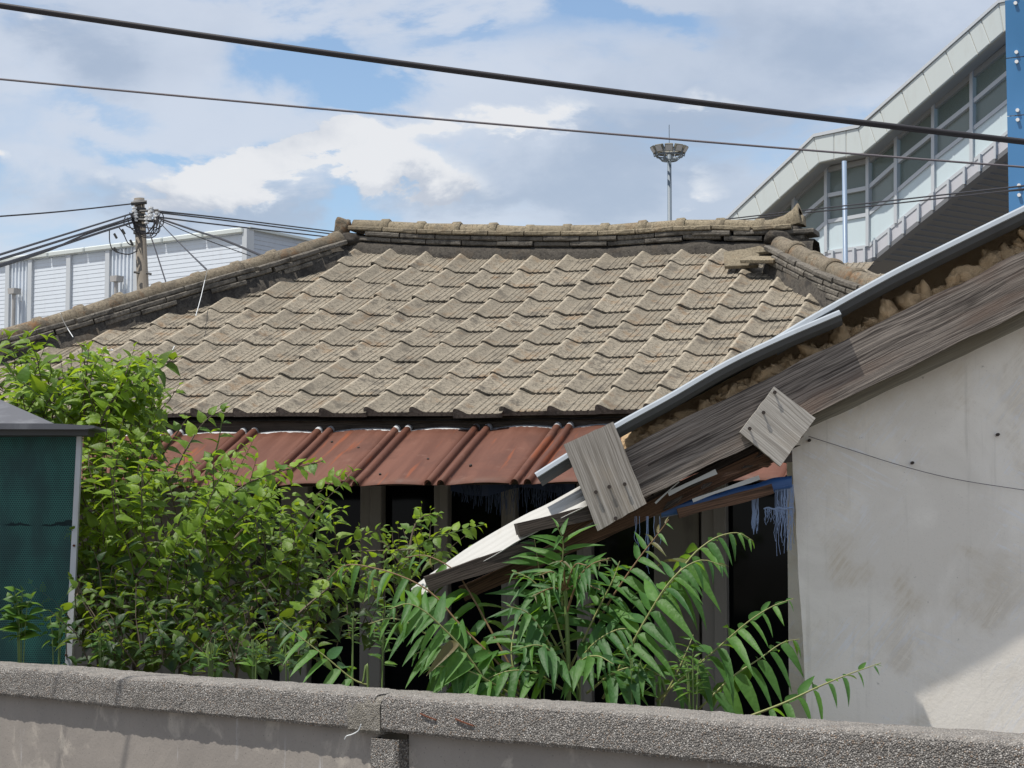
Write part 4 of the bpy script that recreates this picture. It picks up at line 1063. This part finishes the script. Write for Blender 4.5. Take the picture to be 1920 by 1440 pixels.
# bent white corrugated sheet, its top side tipped toward the lane
rows = []
UPL = [(770, 1106), (850, 1047), (905, 1012), (960, 980), (1020, 949), (1088, 912)]; LOL = [(786, 1118), (868, 1074), (920, 1045), (975, 1012), (1035, 980), (1102, 948)]
for t in np.linspace(0, 1, 22):
    a = spline([Vector((*p, 0)) for p in UPL], 60)[min(59, int(t*59))]; b_ = spline([Vector((*p, 0)) for p in LOL], 60)[min(59, int(t*59))]
    row = []
    for s in np.linspace(0, 1, 33):
        ph = math.sin(s*2*math.pi*4)
        p = at(a.x+(b_.x-a.x)*s, a.y+(b_.y-a.y)*s, BY+.12-.20*s)+Vector((0, -.3, .95)).normalized()*(.008*ph)
        p += Vector((0, 0, .004*nz(p, 8)))
        row.append(p)
    rows.append(row)
o = obj('corrugated_sheet', MB().grid(rows), M_WHITE, gable, smooth=True); sm = o.modifiers.new('t', 'SOLIDIFY'); sm.thickness = .002
# blue tarp tied under the eave
tr = []
for x in np.linspace(1240, 1485, 40):
    y = interp(x, [(1240, 962), (1330, 944), (1420, 922), (1500, 903)])
    tr.append([at(x, y-17+2*math.sin(x*.09), BY+.16), at(x, y-8+1.5*math.sin(x*.05), BY+.12), at(x, y-3, BY+.13), at(x, y+5+1.5*math.sin(x*.12), BY+.11), at(x, y+9, BY+.15)])
tp = tag(obj('blue_tarp', MB().grid(tr), M_TARP, smooth=True), 'bright blue tarpaulin strip rolled under the broken eave of the outbuilding', 'tarpaulin')
fr = MB()
def thread(x, y, ln, wob, Y=BY+.12):
    n = 6; fr.tube([at(x+wob*math.sin(k*1.7+x)*(k/n), y+ln*k/n, Y) for k in range(n+1)], .0010, 3, False)
for k in range(38):
    x = random.uniform(1452, 1488); thread(x, 915-(x-1452)*.2, random.uniform(40, 130), random.uniform(1, 4))
for k in range(30):
    x = random.choice((1412, 1416, 1420))+random.uniform(-2, 2); thread(x, 930, random.uniform(35, 75), 1.5)
for k in range(36):
    x = random.uniform(1434, 1470); thread(x, 953, random.uniform(6, 62)*random.random(), 2)
for k in range(9): thread(random.uniform(1190, 1240), 968, random.uniform(30, 110), 3, BY+.0)
fr.tube([at(x, 953+1.5*math.sin(x*.3), BY+.12) for x in np.linspace(1432, 1486, 12)], .004, 4)
tag(obj('frayed_threads', fr, M_THREAD, tp), kind='stuff')

# ================================================================== CONCRETE FENCE
fence = thing('concrete_fence', 'low concrete fence with rough pebbled coping along the lane', 'fence', M=FM.copy())
CT, CH = .25, .132
def coping(x0, x1, seed, name, m):
    sec = [(.012, FZ-CH), (.0, FZ-CH+.012)]+[(0, z) for z in np.linspace(FZ-CH+.024, FZ-.028, 8)]+[(.005, FZ-.013), (.015, FZ-.004), (.028, FZ)]+[(y, FZ+.004*math.sin(y/CT*math.pi)) for y in np.linspace(.045, CT-.03, 12)]+[(CT-.012, FZ-.004), (CT, FZ-.02), (CT, FZ-.08), (CT-.01, FZ-CH)]
    rows = []; n = int((x1-x0)/.011)
    for x in np.linspace(x0, x1, n):
        row = []
        dz = .006*nz((x, seed, 0), 1.3)
        for y, z in sec:
            q = Vector((x, y, z)); a = .0026*nz(q, 70, seed)+.0018*nz(q, 23, seed)
            if z > FZ-.03 or z < FZ-CH+.02: a += .003*nz(q, 14, seed+2)-.0008
            cy, cz = .5*CT, FZ-.5*CH
            row.append((x, y-a*(1 if y < cy else -1)*.9, z+dz+a*(1 if z > cz else -1)))
        rows.append(row)
    b = MB().grid([r_+[r_[0]] for r_ in rows]); b.add(rows[0], [tuple(range(len(sec)))]); b.add(rows[-1], [tuple(range(len(sec)-1, -1, -1))])
    return obj(name, b, m, fence, FM, fix=True)
xj = fl(711, 1340)
coping(-3.2, xj-.03, 1, 'coping_beam', M_AGG)
c2 = coping(xj+.012, 7.2, 2, 'coping_beam', M_AGG)
xa = fl(646, 1330)
jm = coping(xa+.02, xj+.006, 5, 'joint_mortar', M_JOINT); jm.scale = (1, 1, 1)
jm.matrix_basis = jm.matrix_basis @ Matrix.Translation((0, -.002, -.006))
for x, y, x2, y2 in ((788, 1338, 818, 1350), (854, 1348, 888, 1361)):
    p, q = hit(x, y, FP0-FY*.004, FY), hit(x2, y2, FP0-FY*.004, FY); obj('rebar', MB().tube([p, p.lerp(q, .5)-FY*.003, q], .0032, 6), M_RUST, c2)
x0, x1 = fl(690, 1400), fl(741, 1400)
def rough_box(name, x0, x1, y0, y1, z0, z1, m, amp=.004, stp=.02):
    rows = []
    per = [(x0, y1), (x0, y0+.01), (x0+.01, y0)]+[(x, y0) for x in np.arange(x0+.02, x1-.02, stp)]+[(x1-.01, y0), (x1, y0+.01), (x1, y1)]
    for z in np.arange(z0, z1+1e-6, stp): rows.append([(x+amp*nz((x, y, z), 25), y+amp*nz((x, y, z), 30, 4), z) for x, y in per])
    return obj(name, MB().grid(rows), m, fence, FM, fix=True)
rough_box('post', x0, x1, .006, .21, 0, FZ-CH-.006, M_AGG)
rough_box('wall_panel', -3.2, x0+.004, .052, .18, 0, FZ-CH+.02, M_FPANEL, .002, .05)
rough_box('wall_panel', x1-.004, 7.2, .058, .18, 0, FZ-CH+.02, M_FPANEL, .002, .05)
obj('post_mortar', MB().prism([(x0-.012, .045, .2), (x0+.004, .03, .2), (x0+.003, .03, FZ-CH-.03), (x0-.008, .045, FZ-CH-.03)], (0, .02, 0)), M_JOINT, fence, FM)
o = obj('dry_stalk', MB().tube(spline([hit(x, y, FP0-FY*.02, FY) for x, y in ((677, 1358), (672, 1370), (660, 1377), (650, 1380), (646, 1386))], 12), .002, 5), M_STRING); tag(o, 'dry straw stalk caught in the gap under the fence joint', 'straw')

# ================================================================== NET SHED (left)
SY = 10.25
shed = thing('net_shed', 'small shed of green perforated netting with dark grey sheet roof', 'shed', (at(60, 1200, SY).x, SY, 0))
tr_ = at(146, 812, SY); br_ = at(126, 1232, SY); base_r = br_+(br_-tr_)*(br_.z/(tr_.z-br_.z))
tl_ = at(-420, 812, SY); bl_ = Vector((tl_.x-.1, SY, 0))
def netgrid(off, amp):
    rows = []
    for v in np.linspace(0, 1, 26):
        L_, R_ = tl_.lerp(bl_, v)-tr_, (Vector((0, 0, 0))).lerp(base_r-tr_, v); row = []
        for w in np.linspace(0, 1, 40):
            p = L_.lerp(R_, w); k = min(1, w*(1-w)*14)
            row.append(p+Vector((0, off+amp*k*(nz((p.x*2.2, 0, p.z*.9), 2.0)+.5*nz((p.x*7, 3, p.z*1.5), 1.4)), 0)))
        rows.append(row)
    return MB().grid(rows)
net = obj('net_panel', netgrid(0, .022), M_NET, shed, Matrix.Translation(tr_), fix=False, smooth=True)
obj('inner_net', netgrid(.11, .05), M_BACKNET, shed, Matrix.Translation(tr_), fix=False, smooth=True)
obj('corner_post', MB().prism([at(144, 812, SY-.02), at(153, 812, SY-.02), base_r+Vector((.03, -.02, 0)), base_r+Vector((-.008, -.02, 0))], (0, .035, 0)), M_SHEDFRAME, shed)
for y in (935, 1225): 
    q = at(139-(y-935)*.05, 1023 if y == 935 else 1228, SY-.02); obj('bolt', MB().tube([q, q-Vector((0, .01, 0))], .006, 6), M_RUST, shed)
E0, E1, E2, A_ = at(-520, 793, SY-.14), at(176, 797, SY-.14), at(166, 800, SY+1.5), at(-110, 700, SY+.55)
E3 = at(-520, 800, SY+1.5); A2 = at(-420, 690, SY+.55)
E1b = at(108, 797, SY-.14)
obj('shed_roof', MB().add([E0, E1b, A_, A2, E2+Vector((-.2, 0, 0)), E3], [(0, 1, 2, 3), (1, 4, 2), (3, 2, 4, 5)]), M_SHEDROOF, shed)
obj('roof_rim', MB().prism([at(-520, 792, SY-.17), at(100, 794, SY-.17), at(177, 798, SY-.17), at(177, 802.5, SY-.17), at(160, 805, SY-.17), at(-520, 803, SY-.17)], (0, .3, 0)), M_SHEDROOF, shed)
obj('roof_band', MB().prism([at(-520, 804, SY-.13), at(166, 805, SY-.13), at(164, 816, SY-.13), at(-520, 815, SY-.13)], (0, .16, 0)), M_DARK, shed)
# ================================================================== PLANTS
random.seed(99)
def leaf_geo(prof, fold=.16, curl=.22, sickle=0.0):
    V = []; Fc = []
    for t, w in prof:
        zc = -curl*t*t; xs0 = sickle*math.sin(t*math.pi*.5)*t
        V += [(xs0-w, t-.02*w, zc+fold*w), (xs0, t, zc), (xs0+w, t-.02*w, zc+fold*w)]
    for i in range(len(prof)-1):
        k = 3*i; Fc += [(k, k+1, k+4, k+3), (k+1, k+2, k+5, k+4)]
    return np.array(V), Fc
PR_OV = [(0, .01), (-.05, .17), (.06, .30), (.26, .37), (.48, .33), (.68, .21), (.86, .08), (1.0, .004)]
PR_LO = [(0, .01), (-.04, .20), (.10, .35), (.25, .33), (.36, .17), (.50, .27), (.66, .25), (.84, .10), (1.0, .004)]
PR_LA = [(0, .008), (.02, .09), (.10, .155), (.28, .165), (.52, .135), (.76, .075), (.92, .028), (1.0, .003)]
PR_SM = [(0, .01), (.1, .14), (.4, .2), (.7, .13), (1.0, .005)]
GEO = {'ov': leaf_geo(PR_OV, .30, .32), 'ov2': leaf_geo(PR_OV, .55, .55), 'lo': leaf_geo(PR_LO, .25, .3), 'la': leaf_geo(PR_LA, .30, .22, .06), 'la2': leaf_geo(PR_LA, .42, .40, -.05), 'sm': leaf_geo(PR_SM, .3, .3)}
def leaf_mesh(k, m, nm):
    V, Fc = GEO[k]; me = bpy.data.meshes.new(nm); me.from_pydata(V.tolist(), [], Fc); me.polygons.foreach_set('use_smooth', [True]*len(Fc)); me.materials.append(m); return me
LM = {k: leaf_mesh(k, M_MUL, 'leaf') for k in ('ov', 'ov2', 'lo')}
LA = {k: leaf_mesh(k, M_AIL, 'leaflet') for k in ('la', 'la2')}
LAY = {k: leaf_mesh(k, M_AILY, 'leaflet') for k in ('la', 'la2')}
LW = {k: leaf_mesh(k, M_WEED, 'leaf') for k in ('ov', 'sm', 'la')}
def leaf_M(p, d, n, s, wscale=1.0):
    y = d.normalized(); z = (n-y*n.dot(y)); z = z.normalized() if z.length > 1e-4 else y.orthogonal().normalized(); x = y.cross(z)
    return axes(p, x, y, z) @ Matrix.Diagonal((s*wscale, s, s, 1))
class Foliage:
    def __init__(s): s.V = []; s.F = []; s.A = []; s.n = 0
    def add(s, k, M, age_shade):
        V, Fc = GEO[k]; m = np.array(M); W = V @ m[:3, :3].T + m[:3, 3]
        s.V.append(W); s.F += [tuple(i+s.n for i in f) for f in Fc]; s.A += [age_shade]*len(V); s.n += len(V)
    def build(s, name, m, parent):
        me = bpy.data.meshes.new(name); me.from_pydata(np.concatenate(s.V).tolist(), [], s.F)
        a = me.attributes.new('leaf_age_shade', 'FLOAT', 'POINT'); a.data.foreach_set('value', s.A)
        me.polygons.foreach_set('use_smooth', [True]*len(me.polygons)); me.materials.append(m)
        return tag(obj(name, me, None, parent), kind='stuff')
def rv(a=1.0): return Vector((random.uniform(-a, a), random.uniform(-a, a), random.uniform(-a, a)))
def shoot_leaves(pts, size, step, cb, up=ZA, droop=.35, t0=.05):
    """call cb(point, direction, normal, size, t) alternately left and right along a shoot"""
    path = spline(pts, 40); cum = [0]
    for p, q in zip(path, path[1:]): cum.append(cum[-1]+(q-p).length)
    L = cum[-1]; s = L*t0; k = random.randint(0, 1)
    while s < L:
        p = Vector([np.interp(s, cum, [q[i] for q in path]) for i in range(3)]); i = min(38, int(np.searchsorted(cum, s))); d = (path[min(39, i+1)]-path[max(0, i-1)]).normalized()
        t = s/L; side = d.cross(Vector((0, -1, .25))).normalized()*(1 if k % 2 else -1)
        if abs(d.z) < .6: side = (side+Vector((0, -.3, 0))).normalized()
        dr = (side*1.0+d*(.45+.5*t)+rv(.35)-ZA*droop*random.uniform(.3, 1.6)).normalized()
        n = (ZA*1.0+SUN*.3+Vector((0, -.35, 0))+rv(.45)).normalized()
        sz = size*(1-.5*t**2)*random.uniform(.8, 1.15)
        cb(p+side*.006, dr, n, sz, t); s += step*(1-.45*t)*random.uniform(.8, 1.2); k += 1
    p = path[-1]; cb(p, ((path[-1]-path[-3]).normalized()+ZA*.1+rv(.3)), (ZA+rv(.4)), size*.35, 1.0)

BD = 11.0
mul = thing('mulberry_bush', 'large bright green mulberry bush overgrowing the yard left of centre', 'bush', (at(330, 1250, BD).x, BD, 0))
fol = Foliage(); nleaf = 0
SPR = [  # pixel polyline of a sunlit shoot, depth, leaf size
 ([(350, 1053), (400, 962), (453, 913), (505, 890), (560, 875), (600, 866)], 10.2, .088),
 ([(546, 1060), (551, 1000), (556, 948)], 10.6, .082), ([(590, 1060), (595, 995), (612, 937)], 10.6, .085), ([(508, 1040), (513, 1000), (519, 950)], 10.7, .078),
 ([(630, 1030), (628, 990), (620, 955)], 10.9, .075),
 ([(765, 1050), (776, 990), (795, 968), (822, 966)], 10.4, .072), ([(770, 1040), (800, 1014), (850, 998), (906, 984)], 10.3, .066),
 ([(157, 800), (160, 723), (167, 655)], 10.9, .108), ([(187, 808), (219, 750), (235, 702), (247, 672)], 10.9, .112), ([(118, 795), (73, 742), (14, 698)], 10.9, .104),
 ([(196, 800), (258, 723), (294, 690)], 11.0, .108), ([(36, 780), (42, 722), (50, 690)], 11.1, .10), ([(95, 790), (110, 740), (98, 700)], 11.2, .10),
 ([(318, 905), (345, 850), (382, 792), (422, 766)], 10.8, .072), ([(385, 890), (408, 835), (418, 772)], 10.8, .066), ([(255, 890), (283, 835), (290, 782)], 10.8, .08),
 ([(300, 860), (330, 815), (350, 785)], 10.9, .07), ([(440, 1010), (480, 960), (500, 925)], 10.3, .082), ([(380, 1000), (420, 900), (435, 870)], 10.3, .08),
 ([(230, 960), (280, 900), (300, 860)], 10.4, .085), ([(560, 1150), (640, 1080), (660, 1055)], 10.0, .078), ([(680, 1130), (740, 1075), (780, 1060)], 10.2, .07)]
for pts, dep, sz in SPR:
    P = [at(x, y, dep+random.uniform(-.12, .12)) for x, y in pts]; sz *= 1.26
    tw = obj('shoot', MB().tube(spline(P, 14), [.0062-.0045*i/13 for i in range(14)], 5), M_STEMB if random.random() < .5 else M_STEMG, mul)
    def cb(p, d, n, s, t, tw=tw):
        global nleaf
        if nleaf < 298:
            obj('leaf', LM[random.choice(('ov', 'ov', 'ov2', 'lo'))], None, tw, leaf_M(p, d, n, s)); nleaf += 1
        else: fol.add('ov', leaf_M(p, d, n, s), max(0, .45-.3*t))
    shoot_leaves(P, sz, .062 if sz > .12 else .05, cb)
print('leaf objects', nleaf)
twigs = MB()
MASS = [  # px centre, radii, depth range, shoots, leaf size
 (220, 930, 62, 100, 10.6, 11.6, 40, .08), (310, 1010, 120, 95, 10.4, 11.6, 42, .078), (420, 1055, 125, 80, 10.3, 11.4, 36, .076), (270, 1150, 150, 90, 9.9, 11.2, 95, .07),
 (450, 1160, 160, 80, 9.9, 11.0, 64, .068), (590, 1130, 100, 40, 10.3, 11.0, 12, .066), (560, 1060, 80, 26, 10.5, 11.2, 10, .066), (700, 1075, 90, 22, 10.2, 11.0, 14, .058), (800, 1040, 60, 22, 10.2, 10.8, 14, .055),
 (650, 1180, 80, 50, 9.9, 10.8, 14, .062), (90, 735, 110, 50, 10.9, 11.8, 46, .088), (215, 770, 75, 60, 10.9, 11.8, 40, .088), (250, 840, 40, 40, 10.8, 11.6, 12, .07), (330, 930, 60, 40, 10.7, 11.5, 10, .066), (180, 1030, 40, 120, 10.4, 11.4, 50, .075),
 (720, 1160, 50, 50, 9.9, 10.6, 6, .06), (300, 1225, 200, 26, 9.6, 10.2, 46, .062), (500, 1225, 110, 22, 9.3, 9.9, 18, .058)]
for cx, cy, rx, ry, d0, d1, n, sz in MASS:
    for k in range(n):
        a = random.uniform(0, 6.283); r_ = math.sqrt(random.random())
        q = at(cx+rx*r_*math.cos(a), cy+ry*r_*math.sin(a)+14, random.uniform(d0, d1))
        L = random.uniform(.14, .34); dr = (Vector((math.cos(a)*.5*r_, -.35, .75-.5*math.sin(a)*r_))+rv(.5)).normalized()
        P = [q, q+dr*L*.5+rv(.02), q+dr*L-ZA*.03+rv(.03)]
        base_age_shade = random.uniform(.0, .95)+(.6 if cy > 1090 else 0)+(.15 if cy > 1000 else 0)  # lower masses pushed darker: bush shade painted through the age value
        def cb(p, d, n_, s, t): fol.add(random.choice(('ov', 'ov', 'ov2', 'lo')), leaf_M(p, d, n_, s*random.uniform(.7, 1.15), random.uniform(.72, 1.15)), min(1, max(0, base_age_shade-.35*t+random.uniform(-.12, .12))))
        shoot_leaves(P, sz*1.36*random.uniform(.65, 1.2), .060, cb)
        twigs.tube(P, [.0035, .0028, .0012], 4, False)
for k in range(52):          # loose sunlit sprays standing out of the mass
    cx, cy = random.choice(((60, 795), (130, 775), (225, 790), (230, 960), (320, 930), (390, 960), (450, 980), (500, 1010), (560, 1060), (330, 1050), (400, 1050), (270, 1080), (520, 1120), (300, 1150)))
    q = at(cx+random.uniform(-45, 45), cy+random.uniform(-15, 35), random.uniform(10.0, 10.6) if cy > 800 else random.uniform(10.8, 11.2)); L = random.uniform(.26, .46)
    dr = Vector((random.uniform(-.25, .75), random.uniform(-.3, .05), random.uniform(.55, 1.0))).normalized()
    P = [q, q+dr*L*.5+rv(.015), q+dr*L+Vector((.06, 0, -.02))]; ag = random.uniform(0, .35)+(.25 if cy > 1000 else 0)  # low sprays darkened the same way, shade put into leaf colour
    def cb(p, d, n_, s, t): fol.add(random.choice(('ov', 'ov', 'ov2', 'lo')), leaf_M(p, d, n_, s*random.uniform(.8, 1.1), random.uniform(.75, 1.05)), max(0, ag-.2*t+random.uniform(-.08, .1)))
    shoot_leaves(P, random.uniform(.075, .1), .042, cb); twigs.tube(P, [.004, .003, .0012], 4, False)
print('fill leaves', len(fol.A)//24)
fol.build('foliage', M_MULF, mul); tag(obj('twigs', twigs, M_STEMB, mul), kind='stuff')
for pts, r_ in (([(250, 1262, 10.9), (255, 1120, 11), (240, 1000, 11), (215, 860, 11.1), (190, 790, 11)], .022), ([(330, 1262, 10.8), (345, 1120, 10.9), (360, 1040, 10.7), (400, 962, 10.4)], .016), ([(300, 1262, 10.7), (380, 1170, 10.6), (500, 1080, 10.6), (620, 1040, 10.6), (780, 1030, 10.4)], .013),
             ([(250, 1250, 10.6), (165, 1120, 10.4), (145, 1135, 10.2), (180, 1120, 10.3), (250, 1100, 10.5)], .010), ([(380, 1262, 10.4), (470, 1150, 10.3), (560, 1100, 10.4), (690, 1060, 10.4)], .010)):
    P = [at(*p) for p in pts]; P[0].z = 0
    obj('branch', MB().tube(spline(P, 24), [r_*(1-.75*i/23) for i in range(24)], 7), M_STEMB, mul, smooth=True)

# ------------------------------------------------------------------ saplings with long pinnate leaves
AD = 7.82
def frond(parent, pts, npair, size, dep, young=0.0, tipy=.25, t0=.18, red=False, sp=1.0, droop=.5, face=None):
    P = [at(x, y, d_) for (x, y), d_ in zip(pts, dep)]
    path = spline(P, 40); cum = [0]
    for p, q in zip(path, path[1:]): cum.append(cum[-1]+(q-p).length)
    L = cum[-1]
    fr_ = obj('frond', MB().tube(path[::2]+[path[-1]], [.0048-.0036*i/20 for i in range(21)], 6), M_RACHISR if red else M_RACHIS, parent, smooth=True)
    for k in range(npair):
        t = t0+(1-t0)*(k+.5)/npair
        for sgn in (-1, 1):
            tt = min(.995, t+random.uniform(-.008, .008)); s = tt*L; i = min(38, max(1, int(np.searchsorted(cum, s))))
            p = Vector([np.interp(s, cum, [q[m_] for q in path]) for m_ in range(3)]); d = (path[i+1]-path[i-1]).normalized()
            nrm = face if face is not None else Vector((0, -.55, .85))
            side = d.cross(nrm).normalized()*sgn
            prof = math.sin(min(1, (tt-t0)/(1-t0)*1.15+.28)*math.pi*.78)**.7
            if tt > 1-tipy: prof *= max(.25, 1-(tt-(1-tipy))/tipy*.75)
            dr = (side*1.0+d*(.35+.35*tt)-ZA*droop*random.uniform(.6, 1.8)+Vector((0, -.12, 0))+rv(.2)).normalized()
            n = (side*-.25+nrm+rv(.42)).normalized()
            yng = random.random() < young*(tt**4)*1.6 or (young > .8)
            me = (LAY if yng else LA)[random.choice(('la', 'la', 'la2'))]
            obj('leaflet', me, None, fr_, leaf_M(p+dr*.004, dr, n, 1.46*size*prof*random.uniform(.85, 1.12), .70*sp*random.uniform(.82, 1.1)))
    return fr_
def sapling(label, base, top, r_, nm='pinnate_sapling'):
    b0 = at(*base); b0.z = 0; o = thing(nm, label, 'sapling', b0, 'young pinnate-leaved saplings behind the fence')
    P = [b0, at(*base), at(*top)]
    obj('stem', MB().tube(spline(P, 16), [r_*(1-.35*i/15) for i in range(16)], 8), M_STEMG, o, smooth=True)
    return o
D = AD
s1 = sapling('central sapling with reddish growing tip and fronds fanning out behind fence', (1066, 1300, D), (1060, 1100, D), .011)
# growing tip: short coppery fronds
for k, (dx, dy) in enumerate(((-62, 18), (-48, -22), (-10, -46), (40, -40), (66, 6))):
    frond(s1, [(1060, 1106), (1060+dx*.45, 1098+dy*.75-8), (1060+dx, 1100+dy)], 4, .075, (D, D-.05, D-.10), .35, .4, .3, True, .8, .3)
frond(s1, [(1062, 1150), (1085, 1085), (1110, 1058), (1142, 1047)], 8, .080, (D, D-.06, D-.1, D-.14), .8, .3, .25, True, .9, .35)
frond(s1, [(1058, 1180), (1052, 1090), (1056, 1020), (1044, 985)], 9, .125, (D+.05, D+.06, D+.05, D+.02), .0, .2, .28, droop=.12)
frond(s1, [(1060, 1240), (1020, 1160), (1012, 1080), (1002, 1010)], 9, .13, (D+.08, D+.14, D+.16, D+.14), .0, .2, .25, droop=.25)
frond(s1, [(1064, 1270), (1020, 1190), (990, 1150), (950, 1135)], 8, .125, (D, D-.05, D-.1, D-.14), 0, .25, .2)
frond(s1, [(1066, 1270), (1110, 1210), (1160, 1180), (1200, 1185)], 8, .12, (D, D-.08, D-.12, D-.14), 0, .25, .2)
frond(s1, [(1064, 1285), (1040, 1230), (1010, 1210), (975, 1215)], 7, .12, (D, D-.1, D-.16, D-.2), 0, .25, .2)
frond(s1, [(1066, 1290), (1090, 1240), (1120, 1230), (1150, 1245)], 6, .11, (D, D-.1, D-.16, D-.2), 0, .25, .2)
frond(s1, [(1070, 1250), (1118, 1150), (1148, 1090), (1162, 1052)], 8, .115, (D+.04, D+.02, D, D), 0, .25, .25, droop=.4)
frond(s1, [(1060, 1295), (1005, 1262), (955, 1258), (905, 1276)], 7, .12, (D-.04, D-.06, D-.08, D-.08), 0, .25, .2)
frond(s1, [(1062, 1230), (1035, 1140), (1000, 1090), (960, 1070)], 8, .12, (D+.02, D, D, D), 0, .25, .3, droop=.5)
s2 = sapling('sapling left of centre with two long arching fronds drooping toward the windows', (985, 1305, D+.05), (975, 1290, D+.05), .010)
frond(s2, [(985, 1305), (927, 1236), (863, 1172), (815, 1117), (764, 1085), (697, 1064), (646, 1060), (612, 1090)], 13, .150, (D, D, D+.02, D+.04, D+.06, D+.08, D+.1, D+.12), .25, .3, .16, True, .95, .75)
frond(s2, [(970, 1318), (921, 1288), (867, 1216), (828, 1175), (796, 1146), (764, 1132), (730, 1142)], 12, .150, (D-.05, D-.1, D-.14, D-.16, D-.18, D-.2, D-.22), .1, .25, .12, False, .95, .35)
frond(s2, [(990, 1310), (930, 1200), (880, 1110), (850, 1068), (800, 1042), (760, 1045)], 8, .13, (D+.1, D+.14, D+.18, D+.2, D+.22, D+.24), .1, .25, .3, True, .95, .7)
frond(s2, [(975, 1312), (900, 1268), (850, 1250), (800, 1252)], 7, .13, (D-.05, D-.12, D-.16, D-.2), 0, .25, .2)
frond(s2, [(985, 1312), (960, 1240), (965, 1180), (985, 1140)], 7, .12, (D, D, D+.05, D+.06), 0, .25, .2)
frond(s2, [(980, 1308), (905, 1240), (835, 1212), (770, 1228)], 9, .125, (D, D-.02, D, D+.02), 0, .25, .15, droop=.6)
frond(s2, [(960, 1316), (880, 1270), (800, 1190), (740, 1160), (690, 1170)], 10, .135, (D+.02, D+.04, D+.06, D+.08, D+.1), 0, .25, .15, droop=.7)
s3 = sapling('sapling right of centre with tall upright frond reaching the blue tarp', (1085, 1305, D+.1), (1092, 1260, D+.1), .010)
frond(s3, [(1092, 1260), (1128, 1156), (1165, 1094), (1201, 1043), (1230, 1006), (1254, 974)], 13, .128, (D+.1, D+.08, D+.06, D+.05, D+.04, D+.02), .45, .3, .16, True, .95, .45)
frond(s3, [(1130, 1310), (1179, 1218), (1212, 1159), (1248, 1101), (1281, 1066), (1318, 1050), (1360, 1063)], 13, .145, (D-.1, D-.15, D-.18, D-.2, D-.2, D-.2, D-.2), .3, .28, .14, False, .95, .55)
frond(s3, [(1150, 1290), (1210, 1160), (1288, 1054), (1318, 1024), (1347, 1006), (1383, 999), (1412, 1014)], 12, .135, (D+.05, D+.08, D+.1, D+.1, D+.1, D+.1, D+.1), .1, .22, .42, False, 1.0, .8)
frond(s3, [(1100, 1300), (1150, 1262), (1200, 1250), (1245, 1270)], 7, .12, (D-.1, D-.16, D-.2, D-.22), 0, .25, .2)
s4 = sapling('sapling near the plaster wall with fronds reaching right past its corner', (1235, 1320, D-.1), (1250, 1300, D-.1), .009)
frond(s4, [(1230, 1315), (1290, 1262), (1340, 1220), (1400, 1168), (1446, 1138), (1488, 1122)], 11, .135, (D-.1, D-.14, D-.16, D-.2, D-.22, D-.24), .0, .3, .12, False, .95, .5)
frond(s4, [(1310, 1330), (1372, 1270), (1420, 1238), (1466, 1206), (1500, 1198)], 8, .15, (D+.1, D+.12, D+.14, D+.15, D+.16), .0, .2, .14, False, 1.1, .8)
frond(s4, [(1400, 1345), (1470, 1318), (1530, 1290), (1592, 1264), (1652, 1243)], 8, .095, (D-.35, D-.4, D-.42, D-.45, D-.48), .0, .3, .12, False, 1.0, .55)
frond(s4, [(1240, 1318), (1270, 1260), (1290, 1215), (1300, 1190)], 6, .12, (D, D, D+.02, D+.04), .0, .3, .2)
s5 = sapling('small sapling with one low frond in front of the left window post', (690, 1285, 8.5), (680, 1280, 8.5), .007)
frond(s5, [(690, 1285), (659, 1272), (611, 1232), (560, 1192), (520, 1158)], 7, .125, (8.5, 8.5, 8.5, 8.5, 8.5), .0, .3, .1, False, 1.15, .6)

# ------------------------------------------------------------------ weeds along the fence
def weed(name, label, px, py, dep, n, h, size, kind, m=LW, spread=.5, cat='weed'):
    b0 = at(px, py, dep); o = thing(name, label, cat, (b0.x, b0.y, 0), 'weeds behind the fence')
    for k in range(n):
        a = random.uniform(-1, 1); p1 = b0+Vector((a*spread*h*.5+random.uniform(-.02, .02), random.uniform(-.05, .05), h*random.uniform(.55, 1.0)))
        P = [Vector((b0.x+random.uniform(-.02, .02), b0.y, 0)), b0.lerp(p1, .3), p1]
        st = obj('stalk', MB().tube(spline(P, 10), [.004-.0028*i/9 for i in range(10)], 5), M_STEMG, o)
        def cb(p, d, nn, s, t, st=st):
            if p.z > b0.z-.25: obj('leaf', m[kind], None, st, leaf_M(p, d, nn, s))
        shoot_leaves(P[1:], size, size*.45, cb, droop=.25, t0=.0)
weed('leafy_weed', 'leafy weed growing up in front of the green netting', 40, 1225, 9.95, 6, .30, .085, 'ov')
weed('leafy_weed', 'smaller yellowish weed at the shed corner post', 108, 1232, 9.9, 3, .27, .055, 'ov')
weed('leafy_weed', 'low pale weed tuft right of the shed on the fence', 190, 1245, 9.6, 4, .16, .06, 'ov')
weed('grassy_weed', 'grassy weed tuft standing on the fence below the mulberry', 395, 1258, 9.0, 6, .10, .06, 'la')
weed('grassy_weed', 'pale grassy weed tuft just left of the low frond', 475, 1262, 8.8, 5, .12, .06, 'la')
weed('grassy_weed', 'weed tuft at the foot of the left window post', 540, 1266, 8.7, 4, .10, .06, 'la')
weed('thin_weed', 'thin upright weed in front of the dark window near fence joint', 716, 1288, 8.6, 2, .36, .05, 'sm', spread=.15)
weed('thin_weed', 'feathery pale weed below the mulberry right end', 660, 1215, 9.3, 2, .14, .035, 'sm', spread=.12)
weed('thin_weed', 'leafy weed filling the gap beneath the central sapling', 1010, 1310, 7.9, 5, .22, .06, 'sm')
weed('thin_weed', 'leafy weed beneath the right-hand saplings by the wall', 1300, 1330, 7.5, 5, .20, .05, 'sm')
weed('thin_weed', 'low leafy weed between the two right-hand saplings', 1190, 1318, 7.6, 4, .2, .06, 'sm')
